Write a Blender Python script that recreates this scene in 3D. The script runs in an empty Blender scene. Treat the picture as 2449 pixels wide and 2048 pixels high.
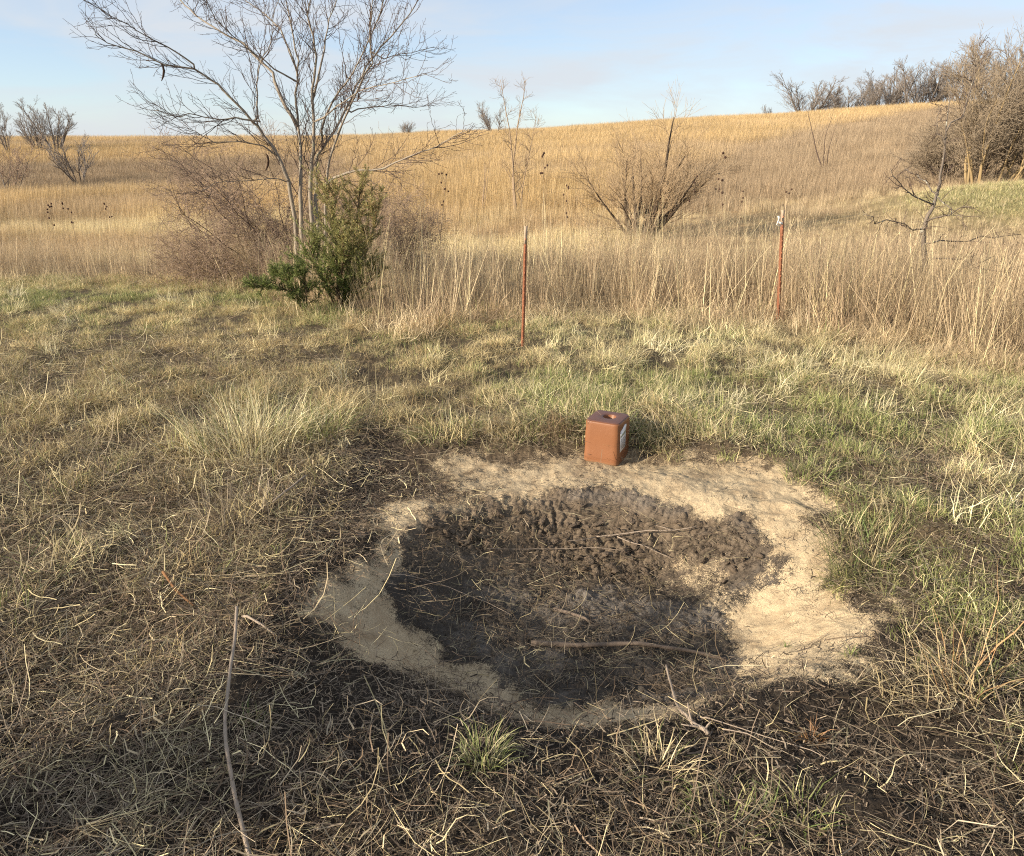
import bpy, math, random
import numpy as np
from mathutils import Vector

R = math.radians
S = bpy.context.scene
COL = S.collection
rng = np.random.default_rng(7)

# ------------------------------------------------------------------ camera
CAM_H, PITCH, FPX, W, H = 1.65, 20.0, 791.0, 1024, 856
cam = bpy.data.cameras.new("camera")
cam.sensor_fit = 'HORIZONTAL'
cam.sensor_width = 36.0
cam.lens = 36.0 * FPX / W
cam.clip_start, cam.clip_end = 0.05, 4000
camo = bpy.data.objects.new("camera", cam)
camo.location = (0, 0, CAM_H)
camo.rotation_euler = (R(90 - PITCH), 0, 0)
COL.objects.link(camo)
S.camera = camo

# ------------------------------------------------------------------ world, sun, exposure
SUN_EL, SUN_AZ = R(19), R(245)          # azimuth clockwise from +Y
world = bpy.data.worlds.new("World")
S.world = world
world.use_nodes = True
nt = world.node_tree
nt.nodes.clear()
def N(tree, typ, **kw):
    n = tree.nodes.new(typ)
    for k, v in kw.items():
        setattr(n, k, v)
    return n
wo = N(nt, 'ShaderNodeOutputWorld')
bg = N(nt, 'ShaderNodeBackground')
sky = N(nt, 'ShaderNodeTexSky', sky_type='NISHITA', sun_disc=False, sun_elevation=SUN_EL, sun_rotation=SUN_AZ)
sky.altitude, sky.air_density, sky.dust_density, sky.ozone_density = 200, 0.8, 0.3, 3.0
SKY_STRENGTH, SKY_CLOUD = 0.102, (3.75, 3.95, 4.2, 1)
bg.inputs['Strength'].default_value = SKY_STRENGTH
tc = N(nt, 'ShaderNodeTexCoord')
mp = N(nt, 'ShaderNodeMapping')
mp.inputs['Scale'].default_value = (2.2, 2.2, 11.0)
nz = N(nt, 'ShaderNodeTexNoise')
nz.inputs['Scale'].default_value = 1.7
nz.inputs['Detail'].default_value = 7
nz.inputs['Roughness'].default_value = 0.55
nz.inputs['Distortion'].default_value = 0.6
rp = N(nt, 'ShaderNodeValToRGB')
rp.color_ramp.elements[0].position = 0.36
rp.color_ramp.elements[0].color = (0.40, 0.40, 0.40, 1)
rp.color_ramp.elements[1].position = 0.66
rp.color_ramp.elements[1].color = (0.92, 0.92, 0.92, 1)
mx = N(nt, 'ShaderNodeMix', data_type='RGBA')
mx.inputs[7].default_value = SKY_CLOUD
L = nt.links.new
L(tc.outputs['Generated'], mp.inputs['Vector'])
L(mp.outputs[0], nz.inputs['Vector'])
L(nz.outputs['Fac'], rp.inputs['Fac'])
L(rp.outputs['Color'], mx.inputs[0])
L(sky.outputs[0], mx.inputs[6])
L(mx.outputs[2], bg.inputs['Color'])
L(bg.outputs[0], wo.inputs[0])

sun = bpy.data.lights.new("sun", 'SUN')
sun.energy, sun.angle, sun.color = 5.0, R(0.6), (1.0, 0.87, 0.69)
suno = bpy.data.objects.new("sun", sun)
SUN_DIR = Vector((math.cos(SUN_EL) * math.sin(SUN_AZ), math.cos(SUN_EL) * math.cos(SUN_AZ), math.sin(SUN_EL)))
suno.rotation_euler = SUN_DIR.to_track_quat('Z', 'Y').to_euler()
suno.location = (-20, -10, 12)
COL.objects.link(suno)
S.view_settings.view_transform = 'Standard'
S.view_settings.look = 'None'
S.view_settings.gamma = 1
S.view_settings.exposure = 0.95
S.cycles.filter_width = 1.1
S.cycles.max_bounces = 8
S.cycles.diffuse_bounces = 3
S.cycles.transparent_max_bounces = 4
S.cycles.use_denoising = False

# ------------------------------------------------------------------ numpy noise
def _hash(ix, iy, seed):
    n = (ix.astype(np.int64) * 374761393 + iy.astype(np.int64) * 668265263 + seed * 1442695041) & 0xFFFFFFFF
    n = ((n ^ (n >> 13)) * 1274126177) & 0xFFFFFFFF
    n = ((n ^ (n >> 16)) * 2246822519) & 0xFFFFFFFF
    return ((n ^ (n >> 15)) & 0xFFFFFF) / float(0xFFFFFF)
def vnoise(x, y, seed=0):
    x = np.asarray(x, float); y = np.asarray(y, float)
    ix, iy = np.floor(x), np.floor(y)
    fx, fy = x - ix, y - iy
    fx = fx * fx * (3 - 2 * fx); fy = fy * fy * (3 - 2 * fy)
    a, b = _hash(ix, iy, seed), _hash(ix + 1, iy, seed)
    c, d = _hash(ix, iy + 1, seed), _hash(ix + 1, iy + 1, seed)
    return (a * (1 - fx) + b * fx) * (1 - fy) + (c * (1 - fx) + d * fx) * fy
def fbm(x, y, seed=0, oct=4):
    s, a, t = 0, 1.0, 0
    for k in range(oct):
        s = s + a * vnoise(x * 2 ** k + 17.3 * k, y * 2 ** k + 9.1 * k, seed + k)
        t += a; a *= 0.5
    return s / t
def worley(x, y, seed=0):
    ix, iy = np.floor(x), np.floor(y)
    d1 = np.full(np.shape(x), 9.0); d2 = d1.copy(); cid = np.zeros(np.shape(x))
    for dx in (-1, 0, 1):
        for dy in (-1, 0, 1):
            px = ix + dx + _hash(ix + dx, iy + dy, seed)
            py = iy + dy + _hash(ix + dx, iy + dy, seed + 31)
            d = .5 * np.hypot(px - x, py - y) + .5 * np.maximum(np.abs(px - x + .3 * (py - y)), np.abs(py - y - .3 * (px - x)))
            cid = np.where(d < d1, _hash(ix + dx, iy + dy, seed + 63), cid)
            n1 = np.minimum(d1, d)
            d2 = np.minimum(d2, np.maximum(d1, d))
            d1 = n1
    return d1, d2, cid
def sstep(a, b, x):
    t = np.clip((np.asarray(x, float) - a) / (b - a), 0, 1)
    return t * t * (3 - 2 * t)

# ------------------------------------------------------------------ terrain
_YS = np.array([-60, 0, 9, 13, 18, 24, 30, 40, 55, 75, 100, 130, 170, 300, 900.])
_US = np.array([-1.2, -0.6, -0.25, 0.0, 0.27, 0.55, 1.2])
_ZT = np.array([
    [0, 0, 0, -.4, -.7, -.9, -1.05, -1.3, -2.0, -.6, .8, 1.5, 1.2, -4, -10],
    [0, 0, 0, -.4, -.7, -.9, -1.05, -1.3, -2.0, -.6, .8, 1.5, 1.2, -4, -10],
    [0, 0, 0, -.4, -.65, -.75, -.75, -.8, -.8, 0.1, 1.15, 1.6, 1.3, -4, -10],
    [0, 0, 0, -.4, -.6, -.45, -.1, .3, .7, 1.3, 2.0, 2.5, 2.3, -4, -10],
    [0, 0, 0, -.3, -.6, -.4, .0, .6, 1.4, 2.5, 3.6, 4.5, 4.2, -2, -10],
    [0, 0, 0, -.2, -.4, -.1, .3, 1.0, 2.0, 3.6, 5.2, 6.6, 6.5, 0, -10],
    [0, 0, 0, -.2, -.3, .2, .8, 1.8, 3.2, 5.4, 7.5, 9.5, 9.0, 2, -10]])
_yd = np.arange(-60, 901, 0.5)
_Zd = np.array([np.interp(_yd, _YS, r) for r in _ZT])
_k = np.exp(-np.linspace(-2, 2, 17) ** 2); _k /= _k.sum()
_Zd = np.array([np.convolve(np.pad(r, 8, mode='edge'), _k, 'valid') for r in _Zd])
PIT_C, PIT_RX, PIT_RY = (0.30, 2.72), 0.98, 0.88
def pit_r(x, y):
    a = np.arctan2((y - PIT_C[1]) / PIT_RY, (x - PIT_C[0]) / PIT_RX)
    r = np.hypot((x - PIT_C[0]) / PIT_RX, (y - PIT_C[1]) / PIT_RY)
    return r / (1 + 0.07 * np.sin(2 * a + .7) + 0.05 * np.sin(3 * a + 2.1)), a
def tuss(x, y):
    x = np.asarray(x, float); y = np.asarray(y, float)
    return worley(x * 2.3 + .8 * vnoise(x * 1.7, y * 1.7, 301), y * 2.3 + .8 * vnoise(x * 1.7, y * 1.7, 302), 303)[0]
def height0(x, y):
    x = np.asarray(x, float); y = np.asarray(y, float)
    u = np.clip(x / np.maximum(np.abs(y), 6.0), -1.19, 1.19)
    yc = np.clip(y, -59.9, 899)
    iu = np.clip(np.searchsorted(_US, u) - 1, 0, len(_US) - 2)
    fu = (u - _US[iu]) / (_US[iu + 1] - _US[iu]); fu = fu * fu * (3 - 2 * fu) * .5 + fu * .5
    fy = (yc + 60) / 0.5; iy = fy.astype(int); fy = fy - iy
    z = (_Zd[iu, iy] * (1 - fy) + _Zd[iu, iy + 1] * fy) * (1 - fu) + (_Zd[iu + 1, iy] * (1 - fy) + _Zd[iu + 1, iy + 1] * fy) * fu
    z = z + 0.7 * np.exp(-(((x - 15.0) / 4.6) ** 2 + ((y - 22.4) / 3.0) ** 2))          # green mound on the right
    z = z + 0.5 * (fbm(x * .09, y * .09, 3) - .5) * sstep(14, 40, y)
    z = z + 0.10 * (fbm(x * .8, y * .8, 5, 3) - .5) * (1 - .5 * np.exp(-((x - .3) ** 2 + (y - 2.7) ** 2) / 2.5))
    r, a = pit_r(x, y)
    z = z - 0.235 * (1 - sstep(0.50, 1.10, r))
    z = z + 0.045 * np.exp(-((r - 1.22) / .16) ** 2) * (0.5 + .5 * np.sin(a * 2 + .4))
    z = z + 0.11 * sstep(1.26, 1.45, r) * np.exp(-((a - 0.0) / .8) ** 2) * (1 - sstep(1.8, 2.6, r))   # turf bank on the right
    z = z + 0.10 * sstep(1.45, 1.8, r) * np.exp(-((a - 1.45) / .6) ** 2) * (1 - sstep(2.2, 3.2, r))   # bank behind the block
    return z
def ray(px, py):
    """direction through a point measured in the photograph (2100 px wide)"""
    dx, dy = px * W / 2100 - W / 2, H / 2 - py * W / 2100
    c, s = math.cos(R(PITCH)), math.sin(R(PITCH))
    return np.array([dx, FPX * c + dy * s, -FPX * s + dy * c]) / FPX
def G(px, py):
    d = ray(px, py)
    o = np.array([0, 0, CAM_H])
    t = np.concatenate([np.arange(.8, 12, .01), np.geomspace(12, 400, 4000)])
    P = o + t[:, None] * d
    below = np.nonzero(P[:, 2] < height0(P[:, 0], P[:, 1]))[0]
    i = below[0] if len(below) else len(t) - 1
    return P[i]
def Gs(pts):
    return np.array([G(*p)[:2] for p in pts])
def at(px, py, y):
    d = ray(px, py)
    return np.array([0, 0, CAM_H]) + d * (y / d[1])
def sdf(poly, x, y):
    """signed distance to a polygon, negative inside"""
    x = np.asarray(x, float); y = np.asarray(y, float)
    d = np.full(x.shape, 1e9); inside = np.zeros(x.shape, bool)
    n = len(poly)
    for i in range(n):
        x0, y0 = poly[i]; x1, y1 = poly[(i + 1) % n]
        ex, ey = x1 - x0, y1 - y0
        t = np.clip(((x - x0) * ex + (y - y0) * ey) / (ex * ex + ey * ey + 1e-12), 0, 1)
        d = np.minimum(d, np.hypot(x - x0 - t * ex, y - y0 - t * ey))
        c = ((y0 > y) != (y1 > y)) & (x < (x1 - x0) * (y - y0) / (y1 - y0 + 1e-12) + x0)
        inside ^= c
    return np.where(inside, -d, d)

# outlines surveyed on the ground
MUD = Gs([(800, 1110), (870, 1050), (960, 1035), (1060, 1030), (1150, 1015), (1250, 1005), (1330, 1020), (1400, 1040), (1450, 1075), (1520, 1075), (1560, 1110), (1600, 1150), (1600, 1190), (1530, 1210), (1500, 1260), (1500, 1330), (1540, 1400), (1400, 1440), (1250, 1450), (1100, 1440), (1000, 1390), (900, 1330), (840, 1270), (810, 1220)])
SAND = Gs([(880, 945), (990, 930), (1180, 938), (1300, 945), (1420, 925), (1550, 945), (1640, 985), (1705, 1030), (1715, 1110), (1700, 1200), (1760, 1215), (1810, 1260), (1780, 1320), (1700, 1370), (1600, 1400), (1500, 1410), (1420, 1470), (1290, 1495), (1130, 1490), (1000, 1460), (880, 1400), (760, 1345), (650, 1280), (610, 1200), (680, 1170), (740, 1145), (735, 1080), (800, 1030), (900, 1005), (880, 970)])
BARE = Gs([(690, 940), (800, 880), (900, 930), (990, 915), (1200, 930), (1310, 940), (1420, 915), (1560, 940), (1650, 985), (1720, 1030), (1725, 1110), (1712, 1190), (1790, 1230), (1830, 1290), (1810, 1370), (1950, 1440), (2000, 1560), (1850, 1600), (1600, 1640), (1400, 1600), (1200, 1580), (1050, 1640), (900, 1640), (640, 1600), (520, 1480), (490, 1380), (510, 1290), (560, 1180), (640, 1060)])
CLOD = Gs([(860, 1070), (1000, 1050), (1250, 1030), (1400, 1060), (1510, 1090), (1590, 1160), (1480, 1210), (1380, 1230), (1150, 1160), (1000, 1130), (880, 1120)])
STREAK = Gs([(1290, 1130), (1400, 1150), (1500, 1190), (1560, 1250), (1520, 1290), (1430, 1200), (1330, 1150)])

def masks(x, y):
    n1 = fbm(x * 9, y * 9, 11) - .5
    n2 = fbm(x * 28, y * 28, 12) - .5
    n0 = fbm(x * 3.5, y * 3.5, 10) - .5
    wob = .16 * n0 + .18 * n1 + .10 * n2
    mud = 1 - sstep(-.06, .05, sdf(MUD, x, y) + wob * .8)
    streak = (1 - sstep(-.03, .05, sdf(STREAK, x, y) + wob)) * .42
    sand = (1 - sstep(-.15, .11, sdf(SAND, x, y) + wob * 1.3))
    # the sand thins out on the near left side and at the front
    thin = .55 * sstep(2.25, 1.85, y) * sstep(.66, .44, fbm(x * 4, y * 7, 16)) + .18 * (1 - sstep(.28, .48, fbm(x * 5, y * 5, 14)))
    thin = thin + .30 * sstep(3.25, 3.5, y) * sstep(.25, -.25, x) * sstep(.38, .6, fbm(x * 6, y * 9, 17)) + .3 * sstep(.58, .72, fbm(x * 9, y * 14, 18))
    sand = np.clip(sand * (1 - .9 * mud) - thin * sand + streak * mud, 0, 1)
    bare = 1 - sstep(-.1, .1, sdf(BARE, x, y) + .2 * n1)
    return mud, sand, bare

def grid_axis(a, b, step, far_lo, far_hi, ratio=1.06):
    mid = list(np.arange(a, b, step))
    hi, s = [], step
    v = b
    while v < far_hi:
        hi.append(v); s *= ratio; v += s
    hi.append(far_hi)
    lo, s, v = [], step, a
    while v > far_lo:
        s *= ratio; v -= s; lo.append(v)
    return np.array(lo[::-1] + mid + hi)
gx = grid_axis(-1.1, 2.0, .0062, -700, 700, 1.045)
gy = grid_axis(1.35, 3.65, .0062, -40, 850, 1.04)
X, Y = np.meshgrid(gx, gy)
Z = height0(X, Y)
mud, sand, bare = masks(X, Y)
d1, d2, c1 = worley(X * 15 + 1.6 * fbm(X * 14, Y * 14, 8), Y * 17 + 1.6 * fbm(X * 14, Y * 14, 10), 21)
e1, e2, c2 = worley(X * 40 + .9 * fbm(X * 40, Y * 40, 24), Y * 44, 22)
clodw = (1 - sstep(-.06, .06, sdf(CLOD, X, Y) + .1 * (fbm(X * 8, Y * 8, 4) - .5)))
near = 1 - sstep(5, 7, np.hypot(X, Y - 1))
f1, f2, c3 = worley(X * 27 + 1.2 * fbm(X * 26, Y * 26, 28), Y * 30 + 1.2 * fbm(X * 26, Y * 26, 29), 26)
pl1 = c1 * np.clip((d2 - d1) * 4, 0, 1); pl2 = c3 * np.clip((f2 - f1) * 4, 0, 1); pl3 = c2 * np.clip((e2 - e1) * 4, 0, 1)
rug = sstep(.35, .6, fbm(X * 4, Y * 4, 27))
Z = Z + near * (clodw * ((.003 + .013 * rug) * pl1 + (.005 + .009 * rug) * pl2 + (.004 + .006 * rug) * pl3 + .012 * (fbm(X * 50, Y * 50, 79, 3) - .5) - .018)
        + .05 * (1 - bare) * (1 - 1.5 * np.clip(tuss(X, Y), 0, .66))
        + mud * (1 - clodw) * ((.004 + .012 * rug) * pl2 + .007 * pl3 + .008 * np.clip(d2 - d1, 0, .7) + .03 * (fbm(X * 12, Y * 12, 9) - .5))
        + .034 * (fbm(X * 7, Y * 7, 13) - .5) + .016 * sand * (fbm(X * 16, Y * 16, 19, 3) - .5) + .012 * (fbm(X * 40, Y * 40, 15, 3) - .5) * (1 - .5 * sand) + (1 - sand) * (1 - mud) * (.006 * pl3 + .006 * pl2 * rug))
# hoof prints and scuffs in the sand
for (px, py, rr, dd) in ((1665, 1310, .045, .022), (1600, 1045, .06, .018), (1560, 1020, .05, .014), (1500, 1040, .04, .014), (1640, 1060, .05, .016), (1480, 985, .04, .010), (1000, 965, .05, .014), (1100, 985, .06, .012), (730, 1240, .05, .02), (830, 1330, .05, .018), (690, 1260, .04, .015)):
    q = G(px, py)
    Z = Z - dd * np.exp(-(((X - q[0]) / rr) ** 2 + ((Y - q[1]) / (rr * .6)) ** 2) ** 1.5)
Z = Z - .18 * sstep(5, 9, np.hypot(X, Y)) * 0

def mesh_obj(name, verts, faces, mat=None, parent=None, smooth=False, cols=None, link=True):
    me = bpy.data.meshes.new(name)
    verts = np.asarray(verts, np.float32)
    if isinstance(faces, np.ndarray):
        faces = [faces]
    me.vertices.add(len(verts))
    me.vertices.foreach_set('co', verts.ravel())
    lv, st, k = [], [], 0
    for f in faces:
        if len(f) == 0:
            continue
        f = np.asarray(f, np.int32)
        lv.append(f.ravel())
        st.append(k + np.arange(len(f)) * f.shape[1])
        k += f.size
    lv = np.concatenate(lv); st = np.concatenate(st).astype(np.int32)
    me.loops.add(len(lv)); me.loops.foreach_set('vertex_index', lv)
    me.polygons.add(len(st)); me.polygons.foreach_set('loop_start', st)
    me.update(calc_edges=True)
    if smooth:
        me.polygons.foreach_set('use_smooth', np.ones(len(st), bool))
    if cols is not None:
        for an, arr in cols.items():
            a = me.attributes.new(an, 'FLOAT_COLOR', 'POINT')
            c = np.ones((len(verts), 4), np.float32); c[:, :3] = arr
            a.data.foreach_set('color', c.ravel())
    if mat:
        me.materials.append(mat)
    o = bpy.data.objects.new(name, me)
    if link:
        COL.objects.link(o)
    if parent:
        o.parent = parent
    return o
def tag(o, label=None, cat=None, group=None, kind=None):
    for k, v in (('label', label), ('category', cat), ('group', group), ('kind', kind)):
        if v:
            o[k] = v
    return o
def empty(name, loc, label, cat, group=None, rz=0):
    o = bpy.data.objects.new(name, None)
    o.empty_display_size = .1
    COL.objects.link(o)
    o.location = loc; o.rotation_euler = (0, 0, rz)
    return tag(o, label, cat, group)

# ------------------------------------------------------------------ materials
def mat_new(name):
    m = bpy.data.materials.new(name); m.use_nodes = True
    m.node_tree.nodes.clear()
    return m, m.node_tree
def mth(t, op, a, b=None, c=None, clamp=False):
    n = N(t, 'ShaderNodeMath', operation=op, use_clamp=clamp)
    for i, v in enumerate((a, b, c)):
        if v is None: continue
        if isinstance(v, (int, float)): n.inputs[i].default_value = v
        else: t.links.new(v, n.inputs[i])
    return n.outputs[0]
def mixc(t, f, a, b, mode='MIX'):
    n = N(t, 'ShaderNodeMix', data_type='RGBA', blend_type=mode)
    for i, v in ((0, f), (6, a), (7, b)):
        if isinstance(v, (int, float)): n.inputs[i].default_value = v
        elif isinstance(v, tuple): n.inputs[i].default_value = (*v, 1)
        else: t.links.new(v, n.inputs[i])
    return n.outputs[2]
def noise(t, scale, detail=4, rough=.55, vec=None, dist=0):
    n = N(t, 'ShaderNodeTexNoise')
    n.inputs['Scale'].default_value = scale; n.inputs['Detail'].default_value = detail
    n.inputs['Roughness'].default_value = rough; n.inputs['Distortion'].default_value = dist
    if vec is not None: t.links.new(vec, n.inputs['Vector'])
    return n.outputs['Fac']
def attr(t, name, typ='GEOMETRY'):
    return N(t, 'ShaderNodeAttribute', attribute_name=name, attribute_type=typ)

def ground_material():
    m, t = mat_new('soil_and_sand')
    out = N(t, 'ShaderNodeOutputMaterial'); b = N(t, 'ShaderNodeBsdfPrincipled')
    b.inputs['Roughness'].default_value = .95
    b.inputs['Specular IOR Level'].default_value = .15
    pos = N(t, 'ShaderNodeNewGeometry').outputs['Position']
    g = attr(t, 'gcol').outputs['Color']
    ms = attr(t, 'gmask'); sp = N(t, 'ShaderNodeSeparateColor'); t.links.new(ms.outputs['Color'], sp.inputs[0])
    sandm, mudm = sp.outputs[0], sp.outputs[1]
    # grains: a coarse speckle breaks up the border between sand and soil
    gr = noise(t, 260, 2, .6, pos)
    gr2 = noise(t, 90, 3, .6, pos)
    sp1 = mth(t, 'ADD', sandm, mth(t, 'MULTIPLY', mth(t, 'SUBTRACT', gr, .5), 1.5))
    sp1 = mth(t, 'ADD', sp1, mth(t, 'MULTIPLY', mth(t, 'SUBTRACT', gr2, .5), .9))
    mr = N(t, 'ShaderNodeMapRange', interpolation_type='SMOOTHSTEP')
    t.links.new(sp1, mr.inputs[0]); mr.inputs[1].default_value = .28; mr.inputs[2].default_value = .74
    sc1 = mixc(t, noise(t, 5, 4, .6, pos), (.39, .30, .19), (.55, .44, .28))
    grr = N(t, 'ShaderNodeMapRange'); t.links.new(gr, grr.inputs[0])
    grr.inputs[1].default_value = .3; grr.inputs[2].default_value = .7; grr.inputs[3].default_value = .62; grr.inputs[4].default_value = 1.25
    cmb = N(t, 'ShaderNodeCombineColor')
    for i in range(3): t.links.new(grr.outputs[0], cmb.inputs[i])
    sc1 = mixc(t, 1.0, sc1, cmb.outputs[0], 'MULTIPLY')
    stn = N(t, 'ShaderNodeMapRange'); t.links.new(noise(t, 7, 6, .68, pos, .5), stn.inputs[0])
    stn.inputs[1].default_value = .46; stn.inputs[2].default_value = .72; stn.inputs[3].default_value = 0; stn.inputs[4].default_value = .75
    sc1 = mixc(t, stn.outputs[0], sc1, (.24, .165, .095))
    stn2 = N(t, 'ShaderNodeMapRange'); t.links.new(noise(t, 38, 4, .7, pos, .3), stn2.inputs[0])
    stn2.inputs[1].default_value = .60; stn2.inputs[2].default_value = .68; stn2.inputs[3].default_value = 0; stn2.inputs[4].default_value = .6
    sc1 = mixc(t, stn2.outputs[0], sc1, (.13, .095, .06))
    soil = mixc(t, 1.0, g, mixc(t, noise(t, 70, 5, .65, pos), (.55, .55, .55), (1.45, 1.42, 1.38)), 'MULTIPLY')
    col = mixc(t, mr.outputs[0], soil, sc1)
    t.links.new(col, b.inputs['Base Color'])
    bp = N(t, 'ShaderNodeBump'); bp.inputs['Strength'].default_value = .75; bp.inputs['Distance'].default_value = .008
    hh = mth(t, 'ADD', mth(t, 'MULTIPLY', noise(t, 320, 2, .5, pos), .35), mth(t, 'MULTIPLY', noise(t, 60, 5, .6, pos), .9))
    t.links.new(hh, bp.inputs['Height']); t.links.new(bp.outputs[0], b.inputs['Normal'])
    t.links.new(b.outputs[0], out.inputs[0])
    return m
M_GROUND = ground_material()

def blade_material(name, inst, rough=.6, trans=.28, lo=.55, hi=1.45):
    m, t = mat_new(name)
    out = N(t, 'ShaderNodeOutputMaterial')
    bv = attr(t, 'bv'); sp = N(t, 'ShaderNodeSeparateColor'); t.links.new(bv.outputs['Color'], sp.inputs[0])
    if inst:
        tint = attr(t, 'tint', 'INSTANCER').outputs['Color']
        gt = attr(t, 'gtint', 'INSTANCER').outputs['Color']
        gf = attr(t, 'gfrac', 'INSTANCER').outputs['Fac']
        sel = mth(t, 'LESS_THAN', sp.outputs[1], gf)
        c = mixc(t, sel, tint, gt)
    else:
        c = attr(t, 'col').outputs['Color']
    mr = N(t, 'ShaderNodeMapRange'); t.links.new(sp.outputs[0], mr.inputs[0])
    mr.inputs[3].default_value = lo; mr.inputs[4].default_value = hi
    cmb = N(t, 'ShaderNodeCombineColor')
    for i in range(3): t.links.new(mr.outputs[0], cmb.inputs[i])
    c = mixc(t, 1.0, c, cmb.outputs[0], 'MULTIPLY')
    b = N(t, 'ShaderNodeBsdfPrincipled'); b.inputs['Roughness'].default_value = rough
    b.inputs['Specular IOR Level'].default_value = .25
    t.links.new(c, b.inputs['Base Color'])
    tr = N(t, 'ShaderNodeBsdfTranslucent'); t.links.new(c, tr.inputs[0])
    ms = N(t, 'ShaderNodeMixShader'); ms.inputs[0].default_value = trans
    t.links.new(b.outputs[0], ms.inputs[1]); t.links.new(tr.outputs[0], ms.inputs[2])
    t.links.new(ms.outputs[0], out.inputs[0])
    return m
M_BLADE_I = blade_material('grass_blades', True)
M_BLADE = blade_material('plant_blades', False)
M_STRAW = blade_material('straw_pieces', True, .7, .12, .35, 1.4)
M_CEDAR = blade_material('cedar_foliage', False, .55, .35)

def bark_material(name, c0, c1, scale=(40, 40, 9), lichen=None, lich_amt=.55):
    m, t = mat_new(name)
    out = N(t, 'ShaderNodeOutputMaterial'); b = N(t, 'ShaderNodeBsdfPrincipled')
    b.inputs['Roughness'].default_value = .85; b.inputs['Specular IOR Level'].default_value = .2
    tcn = N(t, 'ShaderNodeTexCoord'); mpn = N(t, 'ShaderNodeMapping'); mpn.inputs['Scale'].default_value = scale
    t.links.new(tcn.outputs['Object'], mpn.inputs[0])
    n1 = noise(t, 1.0, 5, .65, mpn.outputs[0])
    c = mixc(t, n1, c0, c1)
    if lichen:
        n2 = noise(t, 14, 4, .6, tcn.outputs['Object'])
        f = mth(t, 'GREATER_THAN', n2, lich_amt)
        c = mixc(t, f, c, lichen)
    t.links.new(c, b.inputs['Base Color'])
    bp = N(t, 'ShaderNodeBump'); bp.inputs['Strength'].default_value = .5; bp.inputs['Distance'].default_value = .01
    t.links.new(n1, bp.inputs['Height']); t.links.new(bp.outputs[0], b.inputs['Normal'])
    t.links.new(b.outputs[0], out.inputs[0])
    return m
M_LOCUST = bark_material('locust_bark', (.13, .11, .088), (.38, .32, .25), (50, 50, 14), (.27, .265, .18), .63)
M_LTWIG = bark_material('locust_twig', (.055, .038, .032), (.14, .10, .08))
M_POD = bark_material('pod_skin', (.03, .018, .012), (.07, .035, .02))
M_THICK = bark_material('thicket_twig', (.19, .135, .10), (.40, .29, .205))
M_THICKS = bark_material('thicket_stem', (.05, .036, .028), (.13, .09, .07))
M_WILLOW = bark_material('willow_twig', (.26, .185, .11), (.46, .34, .21))
M_WILLOWS = bark_material('willow_stem', (.035, .025, .018), (.11, .08, .055))
M_RSHRUB = bark_material('shrub_twig', (.185, .145, .10), (.35, .28, .20))
M_RSHRUBS = bark_material('shrub_stem', (.20, .14, .07), (.40, .30, .16))
M_FARTREE = bark_material('far_bark', (.10, .085, .075), (.20, .17, .145), (6, 6, 2))  # far bark and twigs lightened: distance haze is mixed into their colour
M_FARTWIG = bark_material('far_twig', (.17, .145, .125), (.29, .25, .215), (6, 6, 2))
M_SAPL = bark_material('sapling_twig', (.20, .14, .09), (.36, .27, .18))
M_THORN = bark_material('thorny_bark', (.08, .065, .055), (.22, .18, .14), (60, 60, 20), (.38, .37, .30), .62)
M_STICK = bark_material('weathered_stick', (.20, .155, .12), (.40, .325, .25), (60, 60, 60))
M_STICKD = bark_material('muddy_stick', (.07, .052, .04), (.20, .155, .12), (40, 40, 40))
M_STICKR = bark_material('rusty_stick', (.14, .07, .03), (.28, .15, .07), (50, 50, 50))
M_STICKB = bark_material('dark_stick', (.03, .022, .018), (.08, .06, .05), (40, 40, 40))
M_CEDBARK = bark_material('cedar_bark', (.09, .055, .035), (.2, .13, .085))
M_CLOD = bark_material('dried_mud', (.07, .054, .04), (.20, .15, .105), (45, 45, 45))
M_SEED = bark_material('seed_head', (.045, .025, .018), (.11, .06, .04), (90, 90, 90))

# ------------------------------------------------------------------ ground sheet
nA = fbm(X * .05, Y * .05, 41); nB = fbm(X * 1.3, Y * 1.3, 42); nC = fbm(X * 6, Y * 6, 43)
def mixa(a, b, f):
    return np.asarray(a) * (1 - f[..., None]) + np.asarray(b) * f[..., None]
gcol = mixa((.055, .042, .028), (.10, .078, .048), nB)                       # turf soil
gcol = mixa(gcol, mixa((.24, .17, .10), (.36, .25, .13), nA), sstep(9, 22, Y))
gr_m = np.exp(-(((X - 15.0) / 4.5) ** 2 + ((Y - 21.6) / 3.0) ** 2))
gcol = mixa(gcol, (.17, .17, .075), np.clip(gr_m * 1.6, 0, 1) * .8)
dark = mixa((.018, .014, .011), (.042, .033, .025), nC)
dark = mixa(dark, mixa((.07, .052, .036), (.15, .11, .07), nC), sstep(3.1, 3.4, Y) * sstep(-.75, -.3, X) * .8)
gcol = mixa(gcol, dark, np.clip(bare + sstep(2.9, 2.1, Y), 0, 1) * near)
mudc = mixa((.036, .031, .027), (.092, .080, .068), nC)
mudc = mixa(mudc, (.155, .122, .09), clodw * np.clip((d2 - d1) * 1.6, 0, 1) * (.35 + .65 * fbm(X * 10, Y * 10, 54)))
topm = sstep(2.9, 3.35, Y)
mudc = mixa(mudc, (.20, .15, .10), topm * .7 * (.4 + .6 * nB))
ash = sstep(.45, .75, fbm(X * 6, Y * 9, 51, 6)) * (1 - clodw)
mudc = mixa(mudc, (.19, .17, .15), ash * .5)
crack = clodw * np.maximum(1 - np.clip((d2 - d1) * 7, 0, 1), .7 * (1 - np.clip((f2 - f1) * 6, 0, 1)))
mudc = mixa(mudc, (.02, .015, .011), crack * (.55 + .4 * rug))
gcol = mixa(gcol, mudc, mud)
ny, nx = X.shape
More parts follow.
